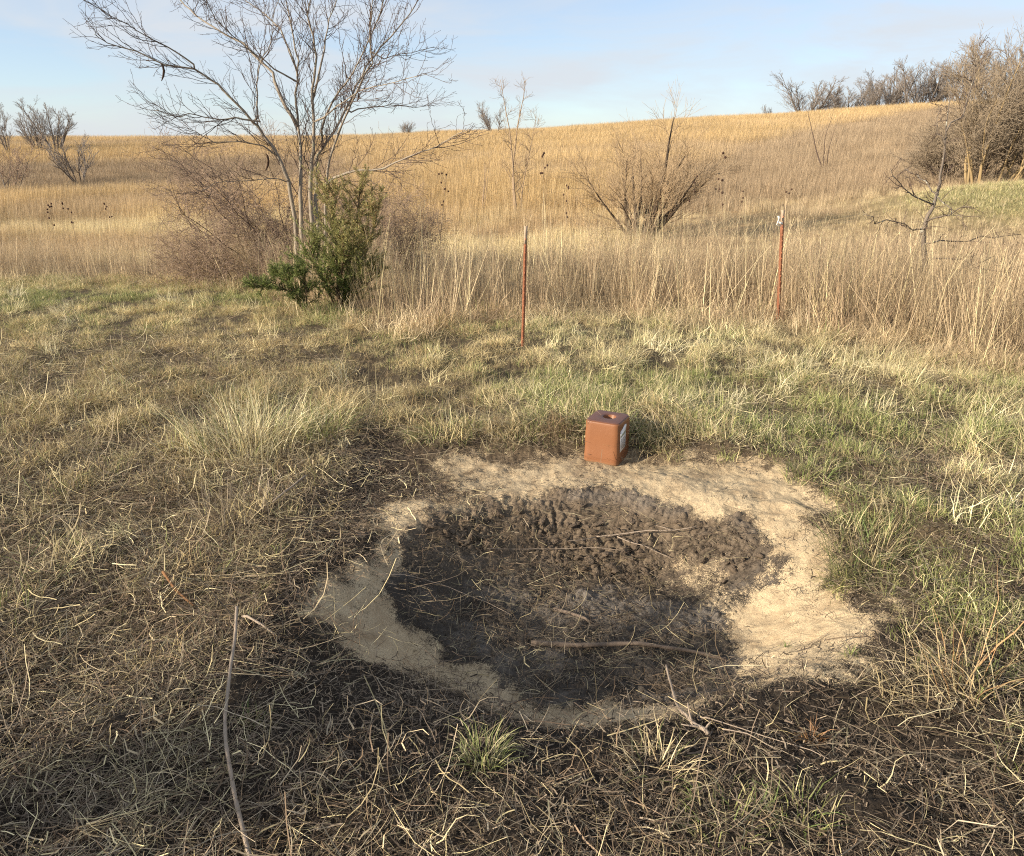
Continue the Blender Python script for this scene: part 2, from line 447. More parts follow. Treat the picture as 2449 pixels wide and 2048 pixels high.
idx = np.arange(nx * ny).reshape(ny, nx)
F = np.stack([idx[:-1, :-1], idx[:-1, 1:], idx[1:, 1:], idx[1:, :-1]], -1).reshape(-1, 4)
gm = np.zeros((nx * ny, 3)); gm[:, 0] = (sand * near).ravel(); gm[:, 1] = mud.ravel()
ground = mesh_obj('ground', np.stack([X, Y, Z], -1).reshape(-1, 3), F, M_GROUND, smooth=True,
                  cols={'gcol': gcol.reshape(-1, 3), 'gmask': gm})
tag(ground, 'bare dug soil with a sandy ring running out into rolling prairie', 'ground', kind='structure')
from mathutils.bvhtree import BVHTree
def zmesh(x, y):
    """height of the built sheet: bilinear on the grid"""
    x = np.asarray(x, float); y = np.asarray(y, float)
    i = np.clip(np.searchsorted(gx, x) - 1, 0, nx - 2); j = np.clip(np.searchsorted(gy, y) - 1, 0, ny - 2)
    fx = np.clip((x - gx[i]) / (gx[i + 1] - gx[i]), 0, 1); fy = np.clip((y - gy[j]) / (gy[j + 1] - gy[j]), 0, 1)
    return (Z[j, i] * (1 - fx) + Z[j, i + 1] * fx) * (1 - fy) + (Z[j + 1, i] * (1 - fx) + Z[j + 1, i + 1] * fx) * fy

# ------------------------------------------------------------------ blades
def blades(n, root, az, L_, th0, kap, w, segs=4, tip=.15, rg=rng, kink=0, twist=0.6):
    """n curved ribbons -> verts, quads, bv attribute. th0 = angle from vertical, kap = total bend"""
    root = np.asarray(root, float)
    t = np.linspace(0, 1, segs + 1)
    th = th0[:, None] + kap[:, None] * t[None, :] ** 1.3
    if kink:                              # trampled blades break at one or two places
        th = th + np.cumsum(rg.normal(0, 1, th.shape) * kink * (rg.random(th.shape) < .45), 1)
    ds = (L_ / segs)[:, None]
    thm = .5 * (th[:, 1:] + th[:, :-1])
    hx = np.concatenate([np.zeros((n, 1)), np.cumsum(np.sin(thm) * ds, 1)], 1)
    hz = np.concatenate([np.zeros((n, 1)), np.cumsum(np.cos(thm) * ds, 1)], 1)
    aw = az[:, None] + (rg.normal(0, .10, (n, 1)) * t[None, :] * 3) + (np.cumsum(rg.normal(0, 1, th.shape) * kink * (rg.random(th.shape) < .4), 1) if kink else 0)
    cx = root[:, 0, None] + hx * np.cos(aw); cy = root[:, 1, None] + hx * np.sin(aw); cz = root[:, 2, None] + hz
    sa = az + np.pi / 2 + rg.normal(0, twist, n)
    wt = w[:, None] * np.clip((1 - t) * 1.6, tip, 1)[None, :] * .5
    sx, sy = np.cos(sa)[:, None] * wt, np.sin(sa)[:, None] * wt
    sz = rg.normal(0, .35, n)[:, None] * wt
    A = np.stack([cx - sx, cy - sy, cz - sz], -1); B = np.stack([cx + sx, cy + sy, cz + sz], -1)
    V = np.stack([A, B], 2).reshape(n, -1, 3)
    k = 2 * (segs + 1)
    base = (np.arange(n) * k)[:, None]
    q = np.concatenate([np.stack([base + 2 * s, base + 2 * s + 1, base + 2 * s + 3, base + 2 * s + 2], -1) for s in range(segs)], 1).reshape(-1, 4)
    bv = np.zeros((n, k, 3))
    bv[:, :, 0] = rg.random((n, 1)); bv[:, :, 1] = rg.random((n, 1)); bv[:, :, 2] = np.repeat(t, 2)[None, :]
    return V.reshape(-1, 3), q, bv.reshape(-1, 3)
def cat(parts):
    vs, qs, bs, k = [], [], [], 0
    for v, q, b in parts:
        vs.append(v); qs.append(q + k); bs.append(b); k += len(v)
    return np.concatenate(vs), np.concatenate(qs), np.concatenate(bs)
def disc(n, r, rg=rng):
    a = rg.random(n) * 2 * np.pi; q = r * np.sqrt(rg.random(n))
    return np.stack([q * np.cos(a), q * np.sin(a), np.zeros(n)], -1)
U = lambda a, b, n: rng.uniform(a, b, n)

def p_lawn(n=34, r=.08, h=(.04, .14)):
    root = disc(n, r); root[:, 2] = -.01
    az = np.arctan2(root[:, 1], root[:, 0]) + rng.normal(0, .9, n)
    return blades(n, root, az, U(*h, n), np.abs(rng.normal(.2, .22, n)), U(.2, 1.9, n), U(.0024, .0042, n), 4, kink=.35)
def p_mat(n=34, r=.11, l=(.06, .22), lean=0.0):
    root = disc(n, r)
    az = rng.normal(0, 1.3, n)
    return blades(n, root, az, U(*l, n), U(.45, 1.45, n), U(-.1, .9, n), U(.0020, .0038, n), 5, kink=.36)
def p_straw(n=24, r=.17, l=(.04, .27)):
    root = disc(n, r); root[:, 2] = U(.002, .022, n)
    az = U(0, 6.28, n); th = rng.normal(np.pi / 2 - .02, .07, n)
    return blades(n, root, az, l[0] + (l[1] - l[0]) * rng.random(n) ** 2.2, th, rng.normal(0, .28, n) * (1 + 2.5 * (rng.random(n) < .15)), .0008 + .0026 * rng.random(n) ** 2, 4, .9, kink=.09)
def p_crumple(n=12, r=.13):
    """short broken curly leaves"""
    root = disc(n, r); root[:, 2] = U(.0, .03, n)
    return blades(n, root, U(0, 6.28, n), U(.03, .14, n), U(.9, 1.7, n), rng.normal(0, 1.0, n), U(.0018, .0034, n), 5, .4, kink=.4)
def p_tall(n=30, r=.22, h=(.45, 1.05), w=(.0034, .0062), lean=.12):
    root = disc(n, r); root[:, 2] = -.02
    return blades(n, root, U(0, 6.28, n), U(*h, n), np.abs(rng.normal(lean, .17, n)), np.abs(rng.normal(.1, .2, n)), U(*w, n), 4, .3, kink=.14)
def p_tall_leaf(n=40, r=.25, h=(.25, .7)):
    root = disc(n, r); root[:, 2] = -.02
    return blades(n, root, U(0, 6.28, n), U(*h, n), np.abs(rng.normal(.3, .25, n)), U(.3, 1.6, n), U(.003, .006, n), 5, kink=.5)
def p_far(n=110, r=.95, h=(.5, 1.05), w=(.007, .012)):
    root = disc(n, r); root[:, 2] = -.03
    az = rng.normal(.5, .9, n)
    a = blades(n, root, az, U(*h, n), np.abs(rng.normal(.08, .08, n)), np.abs(rng.normal(.12, .12, n)), U(*w, n), 3, .35)
    m = n // 2
    root = disc(m, r); root[:, 2] = -.03
    b = blades(m, root, U(0, 6.28, m), U(h[0] * .4, h[1] * .6, m), np.abs(rng.normal(.35, .25, m)), U(.2, 1.4, m), U(*w, m), 3, .3)
    return cat([a, b])
def p_weedtop(n=22, r=.18, h=(.7, 1.35)):
    """stiff thin stems with side twigs and small dry heads"""
    root = disc(n, r); root[:, 2] = -.02
    th, H_, az = np.abs(rng.normal(.09, .10, n)), U(*h, n), U(0, 6.28, n)
    parts = [blades(n, root, az, H_, th, rng.normal(.05, .12, n), U(.0028, .0045, n), 5, .4)]
    for k in range(7):
        f = U(.55, .98, n)
        rt = root + np.stack([np.sin(th + .03) * f * H_ * np.cos(az), np.sin(th + .03) * f * H_ * np.sin(az), np.cos(th) * f * H_], -1)
        parts.append(blades(n, rt, U(0, 6.28, n), U(.04, .16, n), U(.4, 1.2, n), rng.normal(-.2, .5, n), U(.002, .0035, n), 3, .5))
    return cat(parts)

def proto_set(name, fns, mat=M_BLADE_I):
    c = bpy.data.collections.new(name)
    for i, f in enumerate(fns):
        v, q, b = f()
        o = mesh_obj(f'{name}_{i:02d}', v, q, mat, cols={'bv': b}, link=False)
        c.objects.link(o)
    return c, len(fns)

def scatter(name, label, catg, protos, pts, rot, scl, tint, gtint, gfrac, kind='stuff', tilt=None):
    col, npro = protos
    n = len(pts)
    me = bpy.data.meshes.new(name)
    me.vertices.add(n); me.vertices.foreach_set('co', np.asarray(pts, np.float32).ravel())
    def va(nm, typ, key, arr):
        a = me.attributes.new(nm, typ, 'POINT'); a.data.foreach_set(key, np.ascontiguousarray(arr).ravel())
    r3 = np.zeros((n, 3), np.float32); r3[:, 2] = rot
    if tilt is not None: r3[:, :2] = tilt
    s3 = np.asarray(scl, np.float32)
    if s3.ndim == 1: s3 = np.repeat(s3[:, None], 3, 1)
    va('rot', 'FLOAT_VECTOR', 'vector', r3); va('scl', 'FLOAT_VECTOR', 'vector', s3)
    va('pick', 'INT', 'value', rng.integers(0, npro, n).astype(np.int32))
    for nm, arr in (('tint', tint), ('gtint', gtint)):
        c = np.ones((n, 4), np.float32); c[:, :3] = np.clip(arr, .002, 1)
        va(nm, 'FLOAT_COLOR', 'color', c)
    va('gfrac', 'FLOAT', 'value', np.asarray(gfrac, np.float32))
    o = bpy.data.objects.new(name, me); COL.objects.link(o)
    ng = bpy.data.node_groups.new(name, 'GeometryNodeTree')
    ng.interface.new_socket('Geometry', in_out='INPUT', socket_type='NodeSocketGeometry')
    ng.interface.new_socket('Geometry', in_out='OUTPUT', socket_type='NodeSocketGeometry')
    gi, go = N(ng, 'NodeGroupInput'), N(ng, 'NodeGroupOutput')
    ci = N(ng, 'GeometryNodeCollectionInfo')
    ci.inputs['Collection'].default_value = col
    ci.inputs['Separate Children'].default_value = True; ci.inputs['Reset Children'].default_value = True
    ip = N(ng, 'GeometryNodeInstanceOnPoints'); ip.inputs['Pick Instance'].default_value = True
    ng.links.new(gi.outputs[0], ip.inputs['Points']); ng.links.new(ci.outputs[0], ip.inputs['Instance'])
    for nm, typ, sock in (('pick', 'INT', 'Instance Index'), ('rot', 'FLOAT_VECTOR', 'Rotation'), ('scl', 'FLOAT_VECTOR', 'Scale')):
        na = N(ng, 'GeometryNodeInputNamedAttribute', data_type=typ); na.inputs['Name'].default_value = nm
        ng.links.new(na.outputs['Attribute'], ip.inputs[sock])
    ng.links.new(ip.outputs[0], go.inputs[0])
    md = o.modifiers.new('scatter', 'NODES'); md.node_group = ng
    return tag(o, label, catg, None, kind)

PR_LAWN = proto_set('lawn', [lambda: p_lawn() for _ in range(7)])
PR_MAT = proto_set('mat', [lambda: p_mat() for _ in range(7)])
PR_STRAW = proto_set('straw', [lambda: p_straw() for _ in range(9)] + [lambda: p_crumple() for _ in range(3)], M_STRAW)
PR_TALL = proto_set('tall', [lambda: p_tall() for _ in range(5)] + [lambda: p_weedtop() for _ in range(3)])
PR_LEAF = proto_set('leafy', [lambda: p_tall_leaf() for _ in range(5)])
PR_FAR = proto_set('far', [lambda: p_far() for _ in range(6)])
PR_FARW = proto_set('farweed', [lambda: p_far(80, .95, (.3, .8), (.010, .016)) for _ in range(4)])

def jitter_grid(x0, x1, y0, y1, s):
    ax, ay = np.meshgrid(np.arange(x0, x1, s), np.arange(y0, y1, s))
    ax = ax.ravel() + rng.uniform(-.5, .5, ax.size) * s; ay = ay.ravel() + rng.uniform(-.5, .5, ay.size) * s
    return ax, ay
def in_view(x, y, m=.6, extra=1.0):
    return (np.abs(x) < (y + 1.2) * .72 + m) & (y > .9)
def pal(cols, n):
    cols = np.array(cols); i = rng.integers(0, len(cols), n)
    return cols[i] * rng.uniform(.8, 1.2, (n, 1))
STRAW = [(.64, .54, .30), (.72, .62, .37), (.52, .42, .23), (.66, .57, .35), (.44, .34, .19)]
GRAYST = [(.36, .29, .20), (.28, .22, .15), (.44, .36, .25), (.50, .40, .25), (.20, .15, .105), (.24, .17, .11)]
GREEN = [(.24, .27, .09), (.31, .33, .125), (.18, .21, .08), (.37, .38, .16)]
TALLC = [(.51, .395, .245), (.61, .49, .31), (.42, .31, .19), (.55, .43, .265), (.35, .255, .165)]
GOLD = [(.50, .36, .175), (.54, .395, .20), (.46, .325, .155), (.52, .375, .185)]
BROWNW = [(.39, .29, .185), (.43, .325, .205), (.34, .255, .165), (.46, .355, .23)]

# edge of the tall growth: nearer on the right (along the posts), farther on the left
TALL_LINE = Gs([(-300, 585), (0, 580), (300, 578), (500, 590), (620, 640), (760, 660), (850, 690), (930, 665), (1060, 650), (1250, 640), (1330, 650), (1420, 665), (1560, 660), (1700, 680), (1900, 720), (2100, 760), (2400, 800)])
TALL_LINE = TALL_LINE[np.argsort(TALL_LINE[:, 0] / TALL_LINE[:, 1])]
def tall_edge(x, y):
    u = x / np.maximum(y, .5)
    r = np.hypot(TALL_LINE[:, 0], TALL_LINE[:, 1])
    return np.hypot(x, y) - np.interp(u, TALL_LINE[:, 0] / TALL_LINE[:, 1], r)

# --- short grass on both sides of the pit and up to the tall growth, growing in tussocks
x, y = jitter_grid(-9, 8, 1.0, 11.5, .05)
k = in_view(x, y); x, y = x[k], y[k]
te = tall_edge(x, y)
_, sd, br = masks(x, y)
td = tuss(x, y); hump = np.clip(1 - 1.7 * td, 0, 1)
patch = fbm(x * 1.1, y * 1.1, 61); fine = fbm(x * 3.5, y * 3.5, 62)
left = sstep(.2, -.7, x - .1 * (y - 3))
fg = sstep(2.6, 1.9, y) * (1 - sstep(1.25, 1.7, x))
dens = (1 - br) * (1 - sstep(.1, .9, te))
dens = dens * (1 - .80 * left * sstep(5.2, 3.2, y)) * (1 - fg)
dens = dens * np.where(y > 6, .75, 1) * (.42 + .8 * hump) * sstep(.22, .5, fine + .12)
keep = rng.random(len(x)) < dens
x, y, te, patch, fine, left, hump = (q[keep] for q in (x, y, te, patch, fine, left, hump))
n = len(x)
greenness = .60 * sstep(.36, .64, patch) + .12
greenness = greenness * (1 - .70 * left * sstep(8.5, 5.5, y)) + .30 * left * sstep(7.3, 9.2, y)
greenness = greenness * (1 - .5 * sstep(-.9, .1, te) * (1 - left)) + .12 * (x > 1.2) * (y < 4.5)
greenness = np.clip(greenness + .35 * (rng.random(n) - .5), 0, 1)
isl = rng.random(n) < .15 + .75 * greenness
edge = sstep(-.9, -.1, te)
hs = (.52 + .52 * hump + .35 * (fine - .5) + .45 * edge) * (1 - .25 * (y > 5)) * (1 - .22 * (x > 1.1) * (y < 4))
flow = 6.28 * fbm(x * .55, y * .55, 63) * 1.6 + .4
tint = (pal(STRAW, n) * (1 - .7 * edge[:, None]) + pal(TALLC, n) * .7 * edge[:, None]) * (.60 + .55 * fine + .22 * hump)[:, None]
tint = tint * (1 - .22 * left * sstep(7, 5, y))[:, None] * (1 - np.array([0, .04, .10])[None] * left[:, None])  # left turf is browner, and darkened with some of its shadow in the tint
pts = np.stack([x, y, zmesh(x, y)], -1)
m = isl
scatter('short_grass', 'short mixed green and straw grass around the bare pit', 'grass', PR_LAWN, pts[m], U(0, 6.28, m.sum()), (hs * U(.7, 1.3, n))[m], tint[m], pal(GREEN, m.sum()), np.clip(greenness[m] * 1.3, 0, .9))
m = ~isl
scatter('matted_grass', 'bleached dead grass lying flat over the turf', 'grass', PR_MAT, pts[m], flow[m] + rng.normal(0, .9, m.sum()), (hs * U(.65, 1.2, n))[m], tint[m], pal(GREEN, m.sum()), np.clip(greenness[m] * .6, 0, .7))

# --- flopped bundles of long pale grass
def p_bundle(n=54, r=.085):
    root = disc(n, r); root[:, 2] = -.01
    return blades(n, root, rng.normal(0, .8, n), U(.09, .28, n), np.abs(rng.normal(.80, .35, n)), U(.1, 1.0, n), U(.0022, .0040, n), 6, kink=.4)
PR_BUND = proto_set('bundle', [lambda: p_bundle() for _ in range(6)])
x, y = jitter_grid(-8, 8, 2.9, 11, .17)
te = tall_edge(x, y); _, sd, br = masks(x, y)
pb = fbm(x * 1.4, y * 1.4, 66); lf = sstep(.2, -.7, x - .1 * (y - 3))
edge = sstep(-.8, -.1, te) * (1 - sstep(.2, .7, te))
keep = in_view(x, y) & (rng.random(len(x)) < ((.55 * sstep(.42, .60, pb) + .12) * (1 - .75 * lf) * (1 - .6 * (x > 1.1) * (y < 4.2)) + .65 * edge) * (1 - br) * (1 - sstep(.2, .7, te)))
x, y, pb, edge, lf = (q[keep] for q in (x, y, pb, edge, lf)); n = len(x)
tint = pal([(.74, .65, .39), (.68, .58, .33), (.78, .70, .46), (.62, .56, .31)], n) * (1 - edge[:, None]) + pal(TALLC, n) * edge[:, None]
scatter('flopped_grass', 'bundles of long pale grass flopped over on the turf and along the tall belt', 'grass', PR_BUND, np.stack([x, y, zmesh(x, y)], -1), 6.28 * fbm(x * .7, y * .7, 67) * 1.7 + rng.normal(0, .7, n), U(.55, 1.1, n) * (1 + .35 * edge), tint, pal(GREEN, n), np.clip(U(-.2, .55, n) * (1 - edge) * (1 - .7 * lf), 0, 1))

# --- straw litter on the bare and trampled ground
x, y = jitter_grid(-5, 4.5, 1.0, 7.0, .042)
k = in_view(x, y, .3); x, y = x[k], y[k]
mu, sd, br = masks(x, y)
cl = fbm(x * 2.6, y * 2.6, 71)
left = sstep(-.1, -.75, x + .25 * (y - 2.4))
dens = (.50 - .16 * sstep(2.2, 1.6, y)) * left + .15 * sstep(2.05, 1.6, y) * (1 - left) + .22 * (1 - br) * (y < 5.5)
dens = np.maximum(dens * (1 - .72 * br), 0) + .24 * mu + .05 * br + .05 * br * sstep(-.15, -.5, x) * sstep(2.9, 3.3, y)
dens = dens * (1 - .9 * np.clip(sd, 0, 1)) * sstep(.2, .55, cl + .13) * np.where(y > 4.5, .5, 1)
keep = rng.random(len(x)) < dens
x, y, cl, mu = x[keep], y[keep], cl[keep], mu[keep]
n = len(x)
scatter('straw_litter', 'broken straw and dead grass stems scattered on dark soil', 'straw', PR_STRAW, np.stack([x, y, zmesh(x, y) + .003], -1), U(0, 6.28, n), U(.6, 1.25, n) * (1 - .3 * mu), pal(GRAYST + STRAW[:3], n) * (1 - .25 * mu)[:, None], pal([(.17, .12, .075), (.22, .155, .095), (.13, .09, .06)], n), U(.15, .65, n), tilt=rng.normal(0, .06, (n, 2)))

# --- fine chaff lying flat between the straws
def p_chaff(n=60, r=.13):
    root = disc(n, r); root[:, 2] = U(.001, .008, n)
    return blades(n, root, U(0, 6.28, n), .008 + .045 * rng.random(n) ** 2, rng.normal(np.pi / 2, .12, n), rng.normal(0, .3, n), U(.0012, .0045, n), 2, .8, kink=.15)
PR_CHAFF = proto_set('chaff', [lambda: p_chaff() for _ in range(6)], M_STRAW)
x, y = jitter_grid(-3.2, 3.2, 1.0, 4.6, .06)
mu, sd, br = masks(x, y)
keep = in_view(x, y, .3) & (rng.random(len(x)) < (.75 - .25 * mu) * (1 - .95 * np.clip(sd * 1.3, 0, 1)) * sstep(.25, .5, fbm(x * 3, y * 3, 73) + .1))
x, y, mu = x[keep], y[keep], mu[keep]; n = len(x)
scatter('dead_leaf_litter', 'fine brown chaff and leaf bits covering the dark soil', 'litter', PR_CHAFF, np.stack([x, y, zmesh(x, y) + .002], -1), U(0, 6.28, n), U(.7, 1.2, n), pal([(.20, .15, .105), (.26, .20, .14), (.15, .115, .085), (.33, .26, .18)], n) * (1 - .35 * mu)[:, None], pal([(.09, .065, .045), (.12, .09, .06)], n), np.full(n, .45))

# --- tall dry growth beyond the turf
x, y = jitter_grid(-16, 17, 5.0, 20, .135)
k = in_view(x, y, 1.5); x, y = x[k], y[k]
te = tall_edge(x, y)
u = x / y
clump = fbm(x * .9, y * .9, 81)
dens = sstep(-.1, .35, te) * (1 - sstep(5.0, 7.5, te)) * sstep(.28, .5, clump + .05) * (1 - .45 * sstep(1.5, 3.5, te))
dens = dens * (1 - .75 * sstep(.45, .55, fbm(x * .5, y * .5, 83)) * sstep(2.5, 4, te))
keep = rng.random(len(x)) < dens * .72
x, y, te, clump, u = (a[keep] for a in (x, y, te, clump, u)); n = len(x)
pts = np.stack([x, y, zmesh(x, y)], -1)
cl2 = fbm(x * 2.2, y * 2.2, 84)
hs = (.08 + .52 * clump + .44 * cl2 + .16 * sstep(-.05, .3, u)) * U(.7, 1.25, n) * (1 - .35 * sstep(2.0, 4.5, te))
tint = pal(TALLC, n) * (.62 + .72 * fbm(x * 1.1, y * 1.1, 82))[:, None]
m = rng.random(n) < .68
scatter('tall_dry_grass', 'tall dry brown prairie grass and weeds in a belt behind the posts', 'tall grass', PR_TALL, pts[m], U(0, 6.28, m.sum()), hs[m], tint[m], pal(BROWNW, m.sum()), np.full(m.sum(), .3), tilt=np.stack([1.0 * (fbm(x[m] * 1.3, y[m] * 1.3, 85) - .5), 1.3 * (fbm(x[m] * 1.3, y[m] * 1.3, 86) - .5)], -1) + rng.normal(0, .10, (m.sum(), 2)))
m = ~m
scatter('dry_undergrowth', 'curled dry leaves at the foot of the tall brown grass', 'undergrowth', PR_LEAF, pts[m], U(0, 6.28, m.sum()), hs[m], tint[m] * 1.05, pal(BROWNW, m.sum()), np.full(m.sum(), .25))

# --- taller single stalks standing out of the belt
def p_stalk(n=5, r=.16):
    root = disc(n, r); root[:, 2] = -.02
    return blades(n, root, U(0, 6.28, n), U(.75, 1.2, n), np.abs(rng.normal(.12, .22, n)), rng.normal(.05, .2, n), U(.004, .0068, n), 5, .4)
PR_STALK = proto_set('stalk', [lambda: p_stalk() for _ in range(6)])
x, y = jitter_grid(-10, 11, 5.5, 13, .2)
te = tall_edge(x, y); k = in_view(x, y, 1) & (rng.random(len(x)) < .42 * sstep(-.25, .2, te) * (1 - sstep(2.2, 3.4, te)) * sstep(-.3, .05, x / y + .15)+ .1 * (te > 0) * (te < 3))
x, y = x[k], y[k]; n = len(x)
scatter('pale_stalks', 'pale dry stalks standing above the brown grass by the posts', 'stalks', PR_STALK, np.stack([x, y, zmesh(x, y)], -1), U(0, 6.28, n), U(.65, 1.05, n), pal(STRAW[:2] + TALLC[:2], n), pal(BROWNW, n), np.full(n, .1), tilt=rng.normal(0, .07, (n, 2)))

# --- prairie on the slopes: spacing grows with distance
pts_l = []
for (y0, y1, s) in ((10, 22, .33), (22, 40, .48), (40, 75, .75), (75, 150, 1.05)):
    ax, ay = jitter_grid(-y1 * .8 - 3, y1 * .8 + 3, y0, y1, s)
    kk = in_view(ax, ay, 3); pts_l.append(np.stack([ax[kk], ay[kk]], -1))
P2 = np.concatenate(pts_l); x, y = P2[:, 0], P2[:, 1]
te = tall_edge(x, y); u = x / y
pale = np.clip(sstep(.40, .58, fbm(x * .22, y * .4, 92)) * (1 - sstep(25, 29, y + 5 * (fbm(x * .2, y * .2, 96) - .5))), 0, 1)
gm_ = np.exp(-(((x - 15.0) / 4.6) ** 2 + ((y - 21.6) / 3.0) ** 2))
dens = sstep(3.0, 5.5, te) * (1 - .95 * sstep(.35, .6, gm_))
keep = rng.random(len(x)) < dens
x, y, u, pale = x[keep], y[keep], u[keep], pale[keep]; n = len(x)
px = 512 + 843 * u
# grey-brown weedy patch low on the right slope, in the draw on the left and along the bottom
wn = fbm(x * .10, y * .10, 93)
weedR = sstep(.10, .24, u) * (1 - sstep(30 + 75 * np.clip((u - .22) / .35, 0, 1) + 20 * (wn - .5), 42 + 75 * np.clip((u - .22) / .35, 0, 1) + 20 * (wn - .5), y))
weedL = sstep(-.12, -.28, u) * sstep(43, 46, y) * (1 - sstep(68, 80, y + 10 * (wn - .5)))
stripe = sstep(-.1, -.22, u) * np.exp(-((y - 108 - 4 * (wn - .5)) / 7) ** 2) * .8
low = 1 - sstep(17, 27, y + 8 * (wn - .5))
blot = .55 * sstep(.54, .68, fbm(x * .07, y * .12, 97)) * (1 - sstep(60, 95, y))
weed = np.clip(weedR + weedL + stripe + blot + .55 * low * (1 - pale), 0, 1)
gold = np.array(GOLD)[rng.integers(0, 4, n)] * rng.uniform(.92, 1.08, (n, 1))
brw = pal(BROWNW, n) * (1 - .38 * np.clip(weedL + stripe, 0, 1) - .15 * weedR)[:, None]
tint = gold * (1 - weed[:, None]) + brw * weed[:, None]
tint = tint * (1 - .8 * pale[:, None]) + pal(STRAW[:2], n) * .8 * pale[:, None]
tint = tint * (.78 + .44 * fbm(x * .25, y * .18, 94))[:, None]
hs = (.80 - .25 * weed - .30 * pale) * (.55 + .45 * sstep(17, 30, y)) * U(.75, 1.2, n) * (.7 + .6 * fbm(x * .3, y * .3, 95))
wx = np.clip(y / 38, .55, 2.4)
s3 = np.stack([hs * np.clip(wx, .8, 1.9), hs * np.clip(wx, .8, 1.9), hs], -1)
pts = np.stack([x, y, zmesh(x, y)], -1)
m = rng.random(n) < 1 - .5 * weed
scatter('prairie_grass', 'golden dry prairie grass covering the far slopes', 'prairie grass', PR_FAR, pts[m], rng.normal(0, .5, m.sum()), s3[m], tint[m], pal(BROWNW, m.sum()), (.1 + .3 * weed)[m])
m = ~m
scatter('prairie_weeds', 'grey brown dead weeds in the low parts of the prairie', 'weeds', PR_FARW, pts[m], U(0, 6.28, m.sum()), s3[m], tint[m], pal(BROWNW, m.sum()), np.full(m.sum(), .4))
# green turf on the mound
x, y = jitter_grid(8, 22, 17, 27, .15)
gm_ = np.exp(-(((x - 15.0) / 4.6) ** 2 + ((y - 21.6) / 3.0) ** 2))
keep = (rng.random(len(x)) < sstep(.25, .6, gm_)) & in_view(x, y, 2)
x, y = x[keep], y[keep]; n = len(x)
scatter('mound_grass', 'short green grass on the low mound below the shrubs', 'grass', PR_LAWN, np.stack([x, y, zmesh(x, y)], -1), U(0, 6.28, n), U(.8, 1.5, n), pal(STRAW, n), pal([(.30, .30, .13), (.38, .36, .17)], n), U(.35, .8, n))

# ------------------------------------------------------------------ tubes and trees
def tube_mesh(tubes, sides=None):
    vs, qs, ts, k = [], [], [], 0
    for P, rad in tubes:
        P = np.asarray(P, float); rad = np.asarray(rad, float)
        n = len(P)
        s = sides or (8 if rad[0] > .02 else 5 if rad[0] > .006 else 3)
        T = np.gradient(P, axis=0); T /= np.linalg.norm(T, axis=1, keepdims=True) + 1e-9
        ref = np.array([.31, .87, .38]) if abs(T[0] @ np.array([.31, .87, .38])) < .9 else np.array([1., 0, 0])
        A = np.cross(T, ref); A /= np.linalg.norm(A, axis=1, keepdims=True) + 1e-9
        B = np.cross(T, A)
        an = np.arange(s) * 2 * np.pi / s
        ring = P[:, None] + rad[:, None, None] * (np.cos(an)[None, :, None] * A[:, None] + np.sin(an)[None, :, None] * B[:, None])
        vs.append(ring.reshape(-1, 3))
        i = np.arange(n - 1)[:, None] * s; j = np.arange(s)[None]; j2 = (j + 1) % s
        qs.append((np.stack([i + j, i + j2, i + s + j2, i + s + j], -1) + k).reshape(-1, 4))
        # end caps as fans round the first vertex of each end ring
        for b0, rev in ((0, 1), ((n - 1) * s, 0)):
            f = np.array([[b0, b0 + q, b0 + q + 1] for q in range(1, s - 1)]) + k
            ts.append(f[:, ::-1] if rev else f)
        k += n * s
    return np.concatenate(vs), [np.concatenate(qs), np.concatenate(ts)]
def polyline(p, d, L_, n, wob, up=0.0, zig=0.0, rg=None):
    rg = rg or rng
    d = np.asarray(d, float); d = d / np.linalg.norm(d)
    P = [np.asarray(p, float)]
    sgn = 1
    for i in range(n):
        d = d + rg.normal(0, wob, 3) + np.array([0, 0, up])
        d /= np.linalg.norm(d)
        dd = d
        if zig:
            s = np.cross(d, [0, 0, 1.0]); s /= np.linalg.norm(s) + 1e-6
            dd = d + s * zig * sgn + np.array([0, 0, rg.normal(0, zig * .6)]); dd /= np.linalg.norm(dd); sgn = -sgn
        P.append(P[-1] + dd * L_ / n)
    return np.array(P)
def side_dir(d, ang, rg):
    d = d / (np.linalg.norm(d) + 1e-9)
    r = rg.normal(0, 1, 3); r -= d * (r @ d); r /= np.linalg.norm(r) + 1e-9
    return d * math.cos(ang) + r * math.sin(ang)
def branch_out(tubes, P, rad, lv, spec, rg):
    """spec: per level dict(n, len, ang, wob, up, zig, r, t0)"""
    if lv >= len(spec):
        return
    s = spec[lv]
    Ltot = np.linalg.norm(np.diff(P, axis=0), axis=1).sum()
    cnt = max(1, int(round(s['n'] * rg.uniform(.8, 1.2) * (Ltot if s.get('per_m') else 1))))
    for c in range(cnt):
        t = s.get('t0', .2) + (1 - s.get('t0', .2)) * (c + rg.random()) / cnt
        f = t * (len(P) - 1); i = min(int(f), len(P) - 2); q = P[i] + (P[i + 1] - P[i]) * (f - i)
        d = P[i + 1] - P[i]
        L_ = s['len'] * rg.uniform(.55, 1.25) * (1 - s.get('tipk', .45) * t) * (Ltot if s.get('rel') else 1)
        nd = side_dir(d, s['ang'] * rg.uniform(.65, 1.3), rg)
        nd[2] += s.get('lift', 0)
        r0 = min((rad[i] * .75), s['r'] * rg.uniform(.8, 1.15))
        Q = polyline(q, nd, L_, s.get('seg', 5), s['wob'], s.get('up', 0), s.get('zig', 0), rg)
        rr = np.linspace(r0, max(r0 * .35, s.get('rmin', .0012)), len(Q))
        tubes[min(lv + 1, len(tubes) - 1)].append((Q, rr))
        branch_out(tubes, Q, rr, lv + 1, spec, rg)
